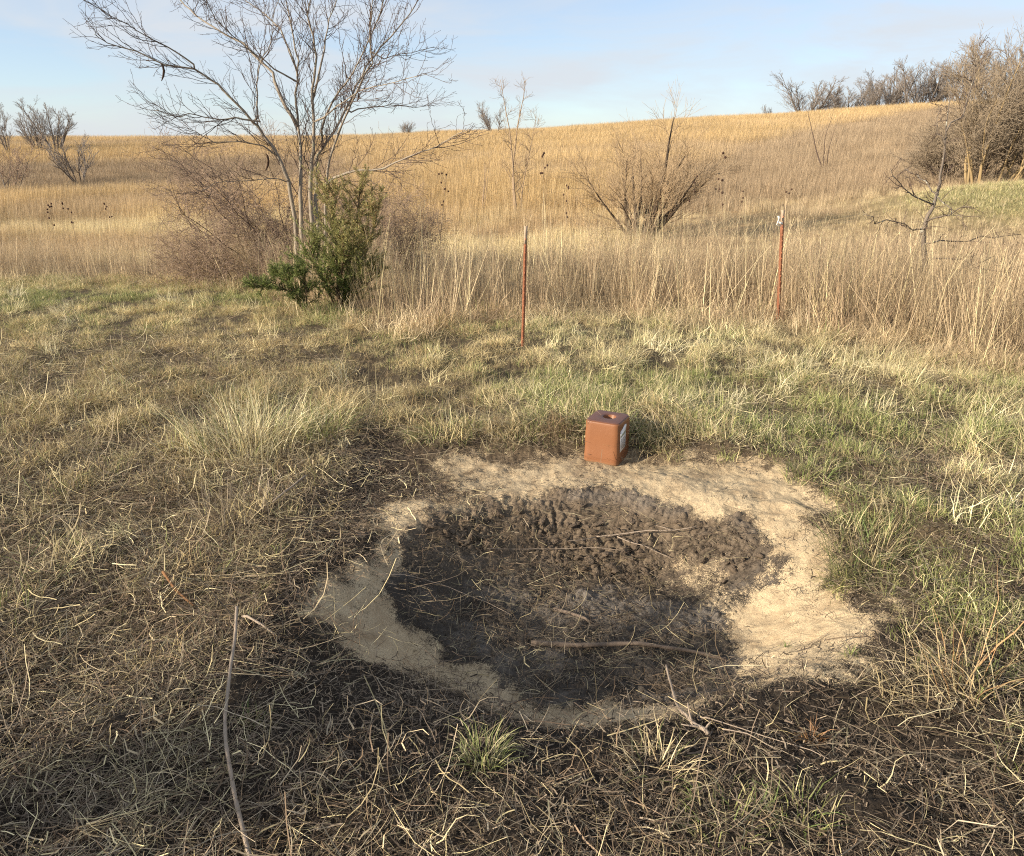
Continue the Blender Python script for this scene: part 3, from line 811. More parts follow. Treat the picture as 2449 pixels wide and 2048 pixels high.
def tree_parts(root, stems, spec, m_stem, m_twig, seed, wood='trunk', crown='crown'):
    """stems: list of (P, radii) relative to root. Makes trunk and crown meshes as children"""
    rg = np.random.default_rng(seed)
    tb = [list(stems)] + [[] for _ in spec]
    for P, r in stems:
        branch_out(tb, np.asarray(P), np.asarray(r), 0, spec, rg)
    v, f = tube_mesh(tb[0]); a = mesh_obj(wood, v, f, m_stem, root, smooth=True)
    rest = [t for l in tb[1:] for t in l]
    v, f = tube_mesh(rest); b = mesh_obj(crown, v, f, m_twig, root, smooth=True)
    return a, b
def stems_bush(n, h, spread, r0, wob, up, rg, base=.12, seg=9, cone=None):
    out = []
    for i in range(n):
        a = rg.random() * 6.283; tl = spread * math.sqrt(rg.random())
        b = np.array([math.cos(a), math.sin(a), 0]) * base * math.sqrt(rg.random())
        b[2] = -.06
        L_ = h * rg.uniform(.75, 1.1) * (1 if cone is None else 1 - cone * tl / spread)
        P = polyline(b, (math.cos(a) * math.sin(tl), math.sin(a) * math.sin(tl), math.cos(tl)), L_, seg, wob, up, 0, rg)
        r = r0 * rg.uniform(.6, 1.15)
        out.append((P, np.linspace(r, r * .18, len(P))))
    return out
def copy_thing(o):
    c = o.copy(); COL.objects.link(c)
    for ch in o.children:
        d = ch.copy(); COL.objects.link(d); d.parent = c
        for g in ch.children:
            e = g.copy(); COL.objects.link(e); e.parent = d
    return c
def gz(x, y): return float(zmesh(np.array([x]), np.array([y]))[0])

# --- the honey locust: main limbs surveyed, twigs grown
LY = 9.6
q0 = at(650, 500, LY)
lroot = np.array([q0[0], LY, gz(q0[0], LY)])
locust = empty('honey_locust', lroot, 'tall bare multi-stemmed tree with dark seed pods rising behind the green cedar', 'tree')
LIMBS = [  # (points in the photo, radius at base, depth drift in metres at the tip)
 ([(622, 560), (618, 470), (618, 360), (617, 300), (612, 260), (607, 190), (612, 125), (595, 50), (582, -20), (575, -110)], .040, .5),
 ([(640, 560), (640, 470), (637, 360), (642, 310), (645, 250), (640, 185), (650, 115), (640, 65), (630, 30), (645, -30), (650, -130)], .043, -.3),
 ([(652, 560), (651, 460), (648, 390), (650, 320), (685, 270), (720, 200), (750, 135), (780, 100), (840, 30), (870, -20), (900, -80)], .038, .9),
 ([(664, 560), (668, 450), (668, 390), (675, 325), (705, 245), (750, 150), (765, 130), (757, 65), (765, -10), (775, -90)], .030, -.9),
 ([(612, 560), (606, 450), (592, 370), (570, 320), (530, 260), (500, 230), (450, 175), (400, 140), (340, 135), (280, 105), (220, 90), (195, 70)], .038, -.8),
 ([(415, 145), (360, 105), (320, 85), (260, 50), (220, 30), (175, 0), (140, -25)], .014, -1.0),
 ([(612, 260), (575, 200), (560, 150), (500, 90), (450, 65), (400, 30), (370, 0), (345, -20), (310, -60)], .030, 1.1),
 ([(530, 250), (527, 215), (525, 175), (535, 125), (555, 90), (560, 40), (575, -20)], .018, .4),
 ([(600, 170), (545, 125), (490, 85), (440, 40), (420, -10)], .015, -.9),
 ([(655, 390), (685, 365), (725, 350), (780, 348), (810, 335), (850, 318), (895, 300), (930, 280), (965, 265)], .026, -1.3),
 ([(550, 250), (500, 245), (450, 245), (400, 235), (360, 240), (315, 225)], .018, -.5),
 ([(705, 235), (750, 220), (800, 215), (850, 220), (890, 215)], .014, 1.3),
 ([(650, 250), (690, 220), (740, 185), (810, 170), (875, 150)], .016, -1.0),
 ([(770, 125), (820, 110), (890, 97)], .010, .5),
 ([(615, 150), (575, 60), (545, 30), (500, 0), (470, -40)], .017, .9),
 ([(645, 200), (665, 100), (675, 40), (700, -20), (720, -80)], .020, 1.2),
 ([(650, 300), (680, 210), (725, 150), (780, 25), (800, -50)], .022, -1.4),
 ([(570, 320), (540, 300), (500, 290), (440, 292), (400, 270), (380, 262)], .014, -1.2),
 ([(600, 375), (560, 365), (500, 372), (450, 372), (410, 390)], .012, -1.4),
 ([(675, 330), (700, 260), (720, 215), (725, 190)], .02, .2),
]
stems = []
for i, (pl, r0, dr) in enumerate(LIMBS):
    P = np.array(pl, float)
    t = np.linspace(0, 1, len(P)); tt = np.linspace(0, 1, len(P) * 3 - 2)
    px_ = np.interp(tt, t, P[:, 0]); py_ = np.interp(tt, t, P[:, 1])
    d0 = 0 if py_[0] > 450 else .15 * np.sign(dr)
    yy = LY + d0 + dr * tt ** 1.2 + (.03 * (i % 5 - 2) if py_[0] > 450 else 0)
    Q = np.array([at(a, b, c) for a, b, c in zip(px_, py_, yy)]) - lroot
    if py_[0] <= 450:                     # spring from the nearest limb, at that limb's depth
        allp = np.concatenate([q_[0] for q_ in stems])
        kx = allp[np.argmin(np.hypot(allp[:, 0] - Q[0, 0], allp[:, 2] - Q[0, 2]))]
        yy = LY + kx[1] + dr * tt ** 1.2
        Q = np.array([at(a, b, c) for a, b, c in zip(px_, py_, yy)]) - lroot
        Q[0] = kx
    Q[1:] += rng.normal(0, .006, Q[1:].shape)
    if py_[0] > 450:
        Q[0, 2] = -.05
    stems.append((Q, np.interp(tt, [0, .35, 1], [r0 * .74, r0 * .40, .003])))
spec = [dict(n=10.5, per_m=1, len=.58, ang=.58, wob=.09, up=.05, zig=.13, r=.0045, t0=.2, seg=8, tipk=.35, rmin=.002),
        dict(n=7.5, per_m=1, len=.27, ang=.65, wob=.09, up=.04, zig=.2, r=.0026, t0=.12, seg=6, tipk=.4, rmin=.0018),
        dict(n=1.6, len=.10, ang=.9, wob=.15, zig=.4, r=.0026, t0=.2, seg=4, rmin=.0014)]
tree_parts(locust, stems, spec, M_LOCUST, M_LTWIG, 5)
for (px, py, dy, ln) in ((333, 130, -.5, .19), (760, 20, -.2, .17), (548, 315, -.6, .20), (700, 205, .1, .13), (735, 190, .2, .10)):
    p = at(px, py, LY + dy) - lroot
    P = p + np.array([[-.02, 0, .0], [.0, 0, -.02], [.004, .005, -.07], [-.012, .01, -.12], [-.035, .0, -.17]]) * (ln / .19)
    v, f = tube_mesh([(P, np.array([.003, .010, .013, .012, .004]))], 6)
    mesh_obj('seed_pod', v, f, M_POD, locust, smooth=True)

# --- thicket left of the locust
def bush(name, label, catg, px, py, y, h, seed, nst, spread, spec, ms, mt, r0=.02, wob=.12, up=.02, base=.2, group=None, cone=None, xy=None):
    p = at(px, py, y) if xy is None else np.array([*xy, 0.])
    root = empty(name, (p[0], p[1], gz(p[0], p[1])), label, catg, group)
    rg = np.random.default_rng(seed)
    tree_parts(root, stems_bush(nst, h, spread, r0, wob, up, rg, base, cone=cone), spec, ms, mt, seed + 1)
    return root
THICK = [dict(n=14, len=.62, ang=.9, wob=.16, up=-.02, r=.006, t0=.15, seg=6, rmin=.002),
         dict(n=9, len=.36, ang=.9, wob=.18, r=.0036, t0=.15, seg=5, rmin=.0016),
         dict(n=2, len=.18, ang=.9, wob=.15, r=.0024, t0=.3, seg=3, rmin=.0016)]
bush('thicket_shrub', 'dense brown leafless shrub tangled behind the left side of the tall bare tree', 'shrub', 575, 470, 11.4, 2.25, 31, 34, .95, THICK, M_THICKS, M_THICK, .014, .24, -.01, .40)
bush('thicket_shrub', 'low brown leafless shrub at the left foot of the tall bare tree', 'shrub', 500, 520, 10.8, 1.0, 33, 14, 1.2, THICK, M_THICKS, M_THICK, .008, .22, .0, .4)
bush('thicket_shrub', 'thin leafless shrub right behind the green cedar', 'shrub', 800, 480, 11.6, 1.2, 35, 9, .9, THICK, M_THICKS, M_THICK, .009, .2, .02, .3)

# --- willow-like bush in the middle
WIL = [dict(n=12, len=1.05, ang=.6, wob=.09, up=.05, r=.009, t0=.2, seg=7, rmin=.003),
       dict(n=6.5, len=.62, ang=.5, wob=.07, up=.06, r=.0045, t0=.15, seg=5, rmin=.0025),
       dict(n=3, len=.42, ang=.45, wob=.06, up=.05, r=.0032, t0=.2, seg=3, rmin=.0022)]
bush('willow_bush', 'wide golden twigged leafless bush standing alone in the middle of the field', 'bush', 1310, 470, 19.5, 2.7, 41, 15, .9, WIL, M_WILLOWS, M_WILLOW, .06, .11, .05, .35, cone=.25)
SAP = [dict(n=16, len=.75, ang=.85, wob=.06, up=.05, r=.008, t0=.18, seg=5, tipk=.75, rmin=.003),
       dict(n=6, len=.34, ang=.7, wob=.07, up=.03, r=.0042, t0=.2, seg=4, rmin=.0025),
       dict(n=2, len=.18, ang=.6, wob=.06, r=.003, t0=.3, seg=3, rmin=.002)]
bush('sapling_tree', 'slender pale bare young tree between the tall tree and the golden bush', 'tree', 1062, 400, 23.5, 3.6, 43, 3, .22, SAP, M_SAPL, M_SAPL, .035, .05, .03, .1)
bush('sapling_tree', 'small pale bare sapling left of the slender young tree', 'tree', 987, 400, 24.5, 1.8, 44, 3, .3, SAP[1:], M_SAPL, M_SAPL, .02, .05, .03, .1)
FARB = [dict(n=9, len=1.3, ang=.6, wob=.08, up=.05, r=.03, t0=.2, seg=5, rmin=.012),
        dict(n=6, len=.7, ang=.6, wob=.08, up=.04, r=.018, t0=.2, seg=4, rmin=.010)]
bush('crest_bush', 'small bare bush on the crest behind the slender young tree', 'bush', 1015, 262, 100, 3.6, 45, 8, .8, FARB, M_FARTREE, M_FARTWIG, .05, .06, .04, .3)
bush('crest_bush', 'tiny bare bush on the skyline just right of the tall tree', 'bush', 832, 270, 122, 1.6, 46, 6, .8, FARB, M_FARTREE, M_FARTWIG, .04, .06, .04, .3)
bush('field_sapling', 'dark thin sapling in the weeds right of the golden bush', 'sapling', 1692, 360, 36, 2.6, 47, 3, .35, SAP[1:], M_THICKS, M_THICK, .03, .08, .03, .1)

# --- shrubs on the right
RS = [dict(n=15, len=1.5, ang=.7, wob=.10, up=.03, r=.014, t0=.08, seg=6, rmin=.005),
      dict(n=8, len=.8, ang=.7, wob=.11, up=.03, r=.008, t0=.15, seg=5, rmin=.004),
      dict(n=4, len=.45, ang=.65, wob=.1, up=.02, r=.0058, t0=.2, seg=3, rmin=.004)]
bush('dense_shrub', 'large dense brown shrub with pale stems on the mound at the right edge', 'shrub', 2035, 380, 26.5, 3.5, 51, 13, .52, [dict(RS[0], t0=.24), RS[1], RS[2]], M_RSHRUBS, M_RSHRUB, .05, .07, .03, .8)
bush('dense_shrub', 'leaning dense shrub beside the large one, cut by the right picture edge', 'shrub', 2130, 390, 28, 3.4, 52, 11, .55, RS, M_RSHRUBS, M_RSHRUB, .05, .07, .03, .8)
bush('dense_shrub', 'lower brown shrub on the left flank of the large one', 'shrub', 1975, 390, 28, 1.8, 53, 10, .75, RS, M_THICKS, M_RSHRUB, .04, .09, .02, .6)
for i, (pl, r0, lab) in enumerate((([(1945, 330), (1975, 250), (1990, 190), (2000, 120), (2025, 75)], .03, 'a'), ([(1930, 270), (1985, 220), (2040, 150), (2065, 120), (2085, 88)], .026, 'b'))):
    pass

# --- thorny sapling with lichen on the right
TY = 8.1
t0_ = at(1893, 560, TY); troot = np.array([t0_[0], TY, gz(t0_[0], TY)])
thorn = empty('thorny_tree', troot, 'small grey crooked thorny sapling with pale lichen in the tall grass at right', 'tree')
TH = [([(1893, 600), (1893, 540), (1894, 470), (1897, 452), (1912, 430), (1920, 395), (1930, 360), (1938, 310), (1942, 250), (1946, 190)], .030, .2),
      ([(1896, 470), (1870, 470), (1840, 455), (1800, 452), (1770, 445)], .009, -.5),
      ([(1896, 500), (1930, 495), (1985, 488), (2040, 487), (2090, 480)], .010, .4),
      ([(1898, 455), (1930, 445), (1960, 430), (1990, 425)], .009, -.4),
      ([(1925, 400), (1900, 375), (1880, 360), (1860, 345)], .008, .5),
      ([(1920, 400), (1935, 420), (1955, 438), (1975, 445)], .007, -.5),
      ([(1915, 420), (1870, 400), (1845, 375), (1822, 350)], .008, -.3),
      ([(1896, 530), (1950, 530), (2000, 545), (2060, 555), (2100, 548)], .009, -.4),
      ([(1938, 300), (1925, 270), (1920, 240), (1922, 215)], .006, .2),
      ([(1940, 270), (1970, 235), (1992, 180), (2000, 130), (2025, 75)], .009, .3)]
st = []
for i, (pl, r0, dr) in enumerate(TH):
    P = np.array(pl, float); t = np.linspace(0, 1, len(P)); tt = np.linspace(0, 1, len(P) * 2 - 1)
    yy = TY + dr * tt
    Q = np.array([at(a, b, c) for a, b, c in zip(np.interp(tt, t, P[:, 0]), np.interp(tt, t, P[:, 1]), yy)]) - troot
    Q[1:] += rng.normal(0, .014, Q[1:].shape)
    if i == 0: Q[0, 2] = -.05
    st.append((Q, np.linspace(r0, .003, len(Q))))
tree_parts(thorn, st, [dict(n=12, per_m=1, len=.30, ang=1.0, wob=.15, zig=.35, r=.0042, t0=.2, seg=5, rmin=.0016), dict(n=3, len=.08, ang=1.0, wob=.1, zig=.3, r=.0024, t0=.2, seg=3, rmin=.0012)], M_THORN, M_LTWIG, 61)

# --- bare trees on the skyline
FT = [dict(n=15, len=.46, rel=1, ang=.6, wob=.07, up=.04, r=.030, t0=.12, seg=6, tipk=.6, rmin=.012),
      dict(n=7, len=.50, rel=1, ang=.55, wob=.09, up=.04, r=.011, t0=.2, seg=5, tipk=.4, rmin=.006),
      dict(n=6, len=.6, rel=1, ang=.55, wob=.1, up=.03, r=.0065, t0=.2, seg=4, rmin=.0045)]
protos = []
for s, (nst, sp) in enumerate(((6, .75), (3, .35), (4, .5), (8, .7))):
    root = empty('bare_tree', (0, 0, 0), 'x', 'tree')
    tree_parts(root, stems_bush(nst, 6.0, sp, .11, .05, .06, np.random.default_rng(70 + s), .3), FT, M_FARTREE, M_FARTWIG, 80 + s)
    protos.append(root)
ORD = ['first', 'second', 'third', 'fourth', 'fifth', 'sixth', 'seventh', 'eighth', 'ninth', 'tenth', 'eleventh', 'twelfth', 'thirteenth', 'fourteenth']
used = set()
def far_tree(px, y, pxh, proto, rz, label, group=None, zoff=0, wide=1.0):
    """pxh = height in photo pixels (2100 wide)"""
    base = protos[proto]
    if proto in used: o = copy_thing(base)
    else: o = base; used.add(proto)
    d = ray(px, 260); xx = d[0] / d[1] * y
    o.location = (xx, y, gz(xx, y) + zoff)
    hh = pxh * W / 2100 * y / 845
    s = hh / 6.0
    o.scale = (s * wide, s * wide, s); o.rotation_euler = (0, 0, rz)
    o['label'] = label
    if group: o['group'] = group
    return o
row = [(1648, 62, 3, 1.55), (1702, 44, 2, 1.6), (1738, 46, 3, 1.5), (1772, 50, 0, 1.4), (1800, 58, 3, 1.3), (1830, 66, 0, 1.25), (1858, 72, 2, 1.2), (1885, 72, 3, 1.2), (1912, 72, 1, 1.2), (1940, 78, 0, 1.2), (1972, 92, 2, 1.0), (2005, 95, 1, 1.1), (2045, 98, 3, 1.1), (2085, 100, 2, 1.1)]
for i, (px, hgt, pr, wd) in enumerate(row):
    far_tree(px, 150 + (i * 37 % 11), hgt * 1.12 + 14, pr, i * 1.7, f'{ORD[i]} bare tree from the left in the row on the right skyline', 'bare trees along the hilltop', -.2, wd)
far_tree(1573, 135, 26, 0, .7, 'tiny lone bare tree on the skyline left of the hilltop row', zoff=0)
far_tree(10, 88, 92, 1, 2.0, 'tall bare tree at the far left edge of the field', wide=1.0)
far_tree(105, 90, 92, 0, .4, 'spreading bare tree on the left, right half of the pair by the swale', wide=1.25)
far_tree(70, 92, 78, 3, 3.4, 'bushy bare tree just left of the spreading one, with brush at its foot', wide=.9)
bush('swale_bush', 'small dark bare bush below the spreading tree on the left', 'bush', 165, 372, 60, 3.4, 91, 7, .85, FARB, M_FARTREE, M_FARTWIG, .05, .07, .03, .3)
bush('swale_bush', 'dark brushy shrub at the left edge in the swale', 'bush', 12, 380, 56, 3.4, 92, 9, .8, FARB, M_FARTREE, M_THICK, .04, .07, .03, .8)

# ------------------------------------------------------------------ cedar
def cedar(name, label, base, parts, seed, tint_fn):
    """parts: list of (polyline, radius, foliage density, foliage length)"""
    rg = np.random.default_rng(seed)
    root = empty(name, base, label, 'evergreen')
    tubes, tw = [], []
    for P, r, n_side, ls in parts:
        P = np.asarray(P, float)
        rad = np.linspace(r, r * .2, len(P)); tubes.append((P, rad))
        for c in range(n_side):
            t = .06 + .94 * (c + rg.random()) / n_side
            f = t * (len(P) - 1); i = min(int(f), len(P) - 2); q = P[i] + (P[i + 1] - P[i]) * (f - i)
            d = side_dir(P[i + 1] - P[i], rg.uniform(.55, 1.25), rg); d[2] += .25
            L_ = ls * rg.uniform(.5, 1.2) * (1 - .62 * t)
            Q = polyline(q, d, L_, 5, .10, .07, 0, rg)
            tubes.append((Q, np.linspace(.006, .0015, len(Q)))); tw.append(Q)
            for c2 in range(5):
                t2 = rg.uniform(.25, 1); f2 = t2 * (len(Q) - 1); i2 = min(int(f2), len(Q) - 2)
                q2 = Q[i2] + (Q[i2 + 1] - Q[i2]) * (f2 - i2)
                Q2 = polyline(q2, side_dir(Q[i2 + 1] - Q[i2], rg.uniform(.4, .9), rg), L_ * .45 * rg.uniform(.5, 1.2), 4, .1, .06, 0, rg)
                tw.append(Q2)
        tw.append(P[len(P) // 3:])
    v, f = tube_mesh(tubes); mesh_obj('trunk', v, f, M_CEDBARK, root, smooth=True)
    # foliage: small scale-leaf sprigs along every twig
    roots, dirs = [], []
    for Q in tw:
        Ls = np.linalg.norm(np.diff(Q, axis=0), axis=1); tot = Ls.sum()
        m = max(10, int(tot * 380))
        t = rg.random(m) * (len(Q) - 1); i = np.minimum(t.astype(int), len(Q) - 2)
        p = Q[i] + (Q[i + 1] - Q[i]) * (t - i)[:, None]
        d = Q[i + 1] - Q[i]; d /= np.linalg.norm(d, axis=1, keepdims=True) + 1e-9
        d = d + rg.normal(0, .55, d.shape) + np.array([0, 0, .12]); d /= np.linalg.norm(d, axis=1, keepdims=True)
        roots.append(p); dirs.append(d)
    p = np.concatenate(roots); d = np.concatenate(dirs); m = len(p)
    L_ = rg.uniform(.018, .055, m)[:, None]; w = rg.uniform(.0016, .0034, m)[:, None]
    s = np.cross(d, rg.normal(0, 1, (m, 3))); s /= np.linalg.norm(s, axis=1, keepdims=True) + 1e-9
    V = np.stack([p, p + d * L_ * .45 + s * w, p + d * L_, p + d * L_ * .45 - s * w], 1)
    q = np.arange(m * 4).reshape(m, 4)
    col = np.repeat(tint_fn(p, rg), 4, 0)
    bv = np.zeros((m, 4, 3)); bv[:, :, 0] = rg.random((m, 1)); 
    mesh_obj('foliage', V.reshape(-1, 3), q, M_CEDAR, root, cols={'col': col, 'bv': bv.reshape(-1, 3)})
    return root
CY = 8.3
cb = at(690, 620, CY); cb = np.array([cb[0], CY, gz(cb[0], CY)])
def rel(pl, dys):
    return np.array([at(a, b, CY + c) for (a, b), c in zip(pl, dys)]) - cb
def ct1(p, rg):
    base = np.array([(.14, .18, .05), (.20, .235, .07), (.09, .125, .04), (.28, .29, .10)])[rg.integers(0, 4, len(p))]
    o = sstep(.35, 1.25, p[:, 2] + .8 * p[:, 0] + .35 * (fbm(p[:, 0] * 6, p[:, 2] * 6, 3) - .5))[:, None]
    warm = np.array([(.33, .30, .12), (.39, .32, .14), (.34, .23, .12), (.23, .24, .09)])[rg.integers(0, 4, len(p))]
    return base * (1 - o) + warm * o
z3 = lambda n, a, b: np.linspace(a, b, n)
cparts = [
 (rel([(690, 640), (694, 570), (690, 500), (680, 440), (668, 395)], z3(5, 0, .1)), .022, 34, .58),
 (rel([(694, 630), (712, 560), (728, 490), (735, 430), (738, 375)], z3(5, 0, .3)), .020, 30, .50),
 (rel([(698, 620), (730, 560), (755, 510), (770, 455), (778, 415)], z3(5, 0, .1)), .016, 24, .44),
 (rel([(690, 615), (665, 575), (645, 540), (632, 500)], z3(4, 0, -.3)), .012, 20, .42),
 (rel([(692, 610), (700, 560), (705, 520), (700, 480)], z3(4, 0, -.4)), .012, 30, .36),
 (rel([(700, 625), (735, 600), (760, 575), (775, 550)], z3(4, 0, -.2)), .012, 24, .32),
]
for P, *_ in cparts: P[0] = (P[0][0] * .3, 0, -.04)
cedar('cedar_tree', 'bushy green cedar with an olive brown top at the foot of the tall bare tree', cb, cparts, 101, ct1)
CB2 = at(625, 612, 8.0); cb2 = np.array([CB2[0], 8.0, gz(CB2[0], 8.0)])
def rel2(pl, dys):
    return np.array([at(a, b, 8.0 + c) for (a, b), c in zip(pl, dys)]) - cb2
def ct2(p, rg):
    return np.array([(.14, .175, .052), (.19, .22, .068), (.09, .12, .038), (.25, .26, .095)])[rg.integers(0, 4, len(p))]
cp2 = [(rel2([(628, 615), (605, 600), (575, 592), (540, 588), (518, 588)], (0, -.1, -.2, -.3, -.35)), .010, 34, .26),
       (rel2([(628, 615), (600, 585), (580, 565), (560, 560)], (0, 0, .05, .1)), .009, 24, .24),
       (rel2([(630, 615), (628, 590), (622, 565), (615, 550)], (0, -.1, -.1, -.1)), .009, 22, .22)]
for P, *_ in cp2: P[0] = (0, 0, -.03)
cedar('cedar_sapling', 'low dark green juniper spreading left beside the bushy cedar', cb2, cp2, 103, ct2)

# ------------------------------------------------------------------ mineral block
def block():
    f0, f1, f2 = G(1197, 946), G(1264, 957), G(1291, 931)
    e = f1[:2] - f0[:2]; ang = math.atan2(e[1], e[0])
    wd = float(np.linalg.norm(e)) + .012
    n2 = np.array([-math.sin(ang), math.cos(ang)])
    c = .5 * (f0[:2] + f1[:2]) + n2 * wd * .5
    hgt = .238
    zz = gz(c[0] - n2[0] * wd * .4, c[1] - n2[1] * wd * .4) - .006
    root = empty('mineral_block', (c[0], c[1], zz), 'brown square mineral lick block with a round hole in its top, on the sand', 'mineral block', rz=ang)
    K = 64
    a = np.arange(K) * 2 * np.pi / K + np.pi / K
    def sq(h, rc):                      # rounded square ring
        out = []
        for t in a:
            cx, cy = math.cos(t), math.sin(t)
            # superellipse-like with circular corners: march outward
            s = 1 / max(abs(cx), abs(cy)); x_, y_ = cx * s * h, cy * s * h
            ix, iy = max(abs(x_) - (h - rc), 0), max(abs(y_) - (h - rc), 0)
            if abs(x_) > h - rc and abs(y_) > h - rc:
                l = math.hypot(ix, iy); ix, iy = ix / l * rc, iy / l * rc
                x_ = math.copysign(h - rc + ix, x_); y_ = math.copysign(h - rc + iy, y_)
            out.append((x_, y_))
        return np.array(out)
    h = wd / 2
    rings = []
    def add(xy, z): rings.append(np.concatenate([xy, np.full((K, 1), z)], 1))
    add(sq(h * .93, .02), 0.0); add(sq(h * .985, .022), .004); add(sq(h, .024), .012)
    for q in np.linspace(.04, hgt - .022, 7): add(sq(h * (1 - .03 * q / hgt), .024), q)
    ht = h * .97
    add(sq(ht, .024), hgt - .012); add(sq(ht * .988, .022), hgt - .007); add(sq(ht * .965, .02), hgt - .0055)
    add(sq(ht * .955, .02), hgt - .006); add(sq(ht * .94, .02), hgt - .0005); add(sq(ht * .92, .02), hgt)
    cir = np.stack([np.cos(a), np.sin(a)], 1)
    add(sq(ht * .6, .05) * .35 + cir * ht * .42, hgt)
    rh = .034
    off = np.array([.004, .012])
    add(cir * (rh + .006) + off, hgt - .0002); add(cir * (rh + .002) + off, hgt - .002); add(cir * rh + off, hgt - .006)
    add(cir * (rh - .003) + off, hgt - .045); add(cir * (rh - .012) + off, hgt - .052); add(cir * .004 + off, hgt - .054)
    V = np.concatenate(rings); V[:, :2] += .0009 * np.stack([np.sin(V[:, 2] * 60 + V[:, 0] * 40), np.cos(V[:, 2] * 47 + V[:, 1] * 50)], 1)
    F_ = []
    for r_ in range(len(rings) - 1):
        i = np.arange(K); j = (i + 1) % K
        F_.append(np.stack([r_ * K + i, r_ * K + j, (r_ + 1) * K + j, (r_ + 1) * K + i], 1))
    cap0 = np.arange(K)[::-1][None]; cap1 = ((len(rings) - 1) * K + np.arange(K))[None]
    m, t = mat_new('pressed_mineral')
    out = N(t, 'ShaderNodeOutputMaterial'); b = N(t, 'ShaderNodeBsdfPrincipled')
    b.inputs['Roughness'].default_value = .48; b.inputs['Specular IOR Level'].default_value = .35
    o_ = N(t, 'ShaderNodeTexCoord').outputs['Object']
    cc = mixc(t, noise(t, 14, 5, .6, o_), (.185, .076, .033), (.235, .098, .043))
    cc = mixc(t, mth(t, 'GREATER_THAN', noise(t, 120, 3, .6, o_), .72), cc, (.29, .14, .075))
    nn = N(t, 'ShaderNodeSeparateXYZ'); t.links.new(o_, nn.inputs[0])
    topf = mth(t, 'GREATER_THAN', nn.outputs[2], hgt - .0045)
    cc = mixc(t, mth(t, 'MULTIPLY', topf, .85), cc, (.105, .050, .042))     # upper face darkened in colour to imitate low grazing sun
    low = N(t, 'ShaderNodeMapRange'); t.links.new(nn.outputs[2], low.inputs[0]); low.inputs[1].default_value = .0; low.inputs[2].default_value = .02; low.inputs[3].default_value = .5; low.inputs[4].default_value = 0
    cc = mixc(t, mth(t, 'MULTIPLY', low.outputs[0], noise(t, 60, 3, .6, o_)), cc, (.4, .3, .19))
    t.links.new(cc, b.inputs['Base Color'])
    bp = N(t, 'ShaderNodeBump'); bp.inputs['Strength'].default_value = .25; bp.inputs['Distance'].default_value = .003
    t.links.new(noise(t, 90, 4, .6, o_), bp.inputs['Height']); t.links.new(bp.outputs[0], b.inputs['Normal'])
    t.links.new(b.outputs[0], out.inputs[0])
    body = mesh_obj('body', V, [np.concatenate(F_), cap0, cap1], m, root, smooth=True)
    # paper label on the right face (+x in the block's frame), torn along its top
    m2, t = mat_new('label_paper'); out = N(t, 'ShaderNodeOutputMaterial'); b = N(t, 'ShaderNodeBsdfPrincipled'); b.inputs['Roughness'].default_value = .6
    o_ = N(t, 'ShaderNodeTexCoord').outputs['Object']
    t.links.new(mixc(t, noise(t, 60, 3, .6, o_), (.62, .60, .58), (.82, .81, .80)), b.inputs['Base Color']); t.links.new(b.outputs[0], out.inputs[0])
    m3, t = mat_new('label_ink'); out = N(t, 'ShaderNodeOutputMaterial'); b = N(t, 'ShaderNodeBsdfPrincipled'); b.inputs['Base Color'].default_value = (.09, .09, .10, 1); t.links.new(b.outputs[0], out.inputs[0])
    m4, t = mat_new('label_band'); out = N(t, 'ShaderNodeOutputMaterial'); b = N(t, 'ShaderNodeBsdfPrincipled'); b.inputs['Base Color'].default_value = (.30, .31, .20, 1); t.links.new(b.outputs[0], out.inputs[0])
    xf = lambda z: h * (1 - .03 * z / hgt)
    def sheet(name, pts, off, mat, par):
        pts = np.array(pts); n_ = len(pts)
        f_ = np.array([[xf(z) + off, (s - .5) * wd, z] for s, z in pts]); b_ = f_ - np.array([.0012, 0, 0])
        Vv = np.concatenate([f_, b_])
        i = np.arange(n_); j = (i + 1) % n_
        q = np.stack([i, i + n_, j + n_, j], 1)
        return mesh_obj(name, Vv, [np.arange(n_)[None], (np.arange(n_)[::-1] + n_)[None], q], mat, par)
    zt = lambda f: hgt * (1 - f)
    lab = sheet('paper_label', [(.13, zt(.69)), (.56, zt(.66)), (.56, zt(.30)), (.565, zt(.22)), (.60, zt(.16)), (.58, zt(.12)), (.48, zt(.11)), (.36, zt(.14)), (.30, zt(.17)), (.18, zt(.19)), (.13, zt(.21))][::1], .0022, m2, root)
    sheet('printed_band', [(.14, zt(.355)), (.50, zt(.31)), (.56, zt(.275)), (.56, zt(.245)), (.46, zt(.255)), (.14, zt(.31))], .0028, m4, lab)
    rg = np.random.default_rng(3)
    vs, qs = [], []; kk = 0
    for r_ in range(9):
        z1 = zt(.40 + r_ * .028); s_ = .17
        while s_ < .5:
            l = rg.uniform(.02, .07)
            f_ = np.array([[xf(z1) + .0028, (a_ - .5) * wd, z_] for a_, z_ in ((s_, z1), (min(s_ + l, .53), z1), (min(s_ + l, .53), z1 + .0028), (s_, z1 + .0028))])
            vs.append(f_); qs.append(np.arange(4)[None] + kk); kk += 4; s_ += l + rg.uniform(.01, .03)
    mesh_obj('fine_print', np.concatenate(vs), np.concatenate(qs), m3, lab)
    return root
block()

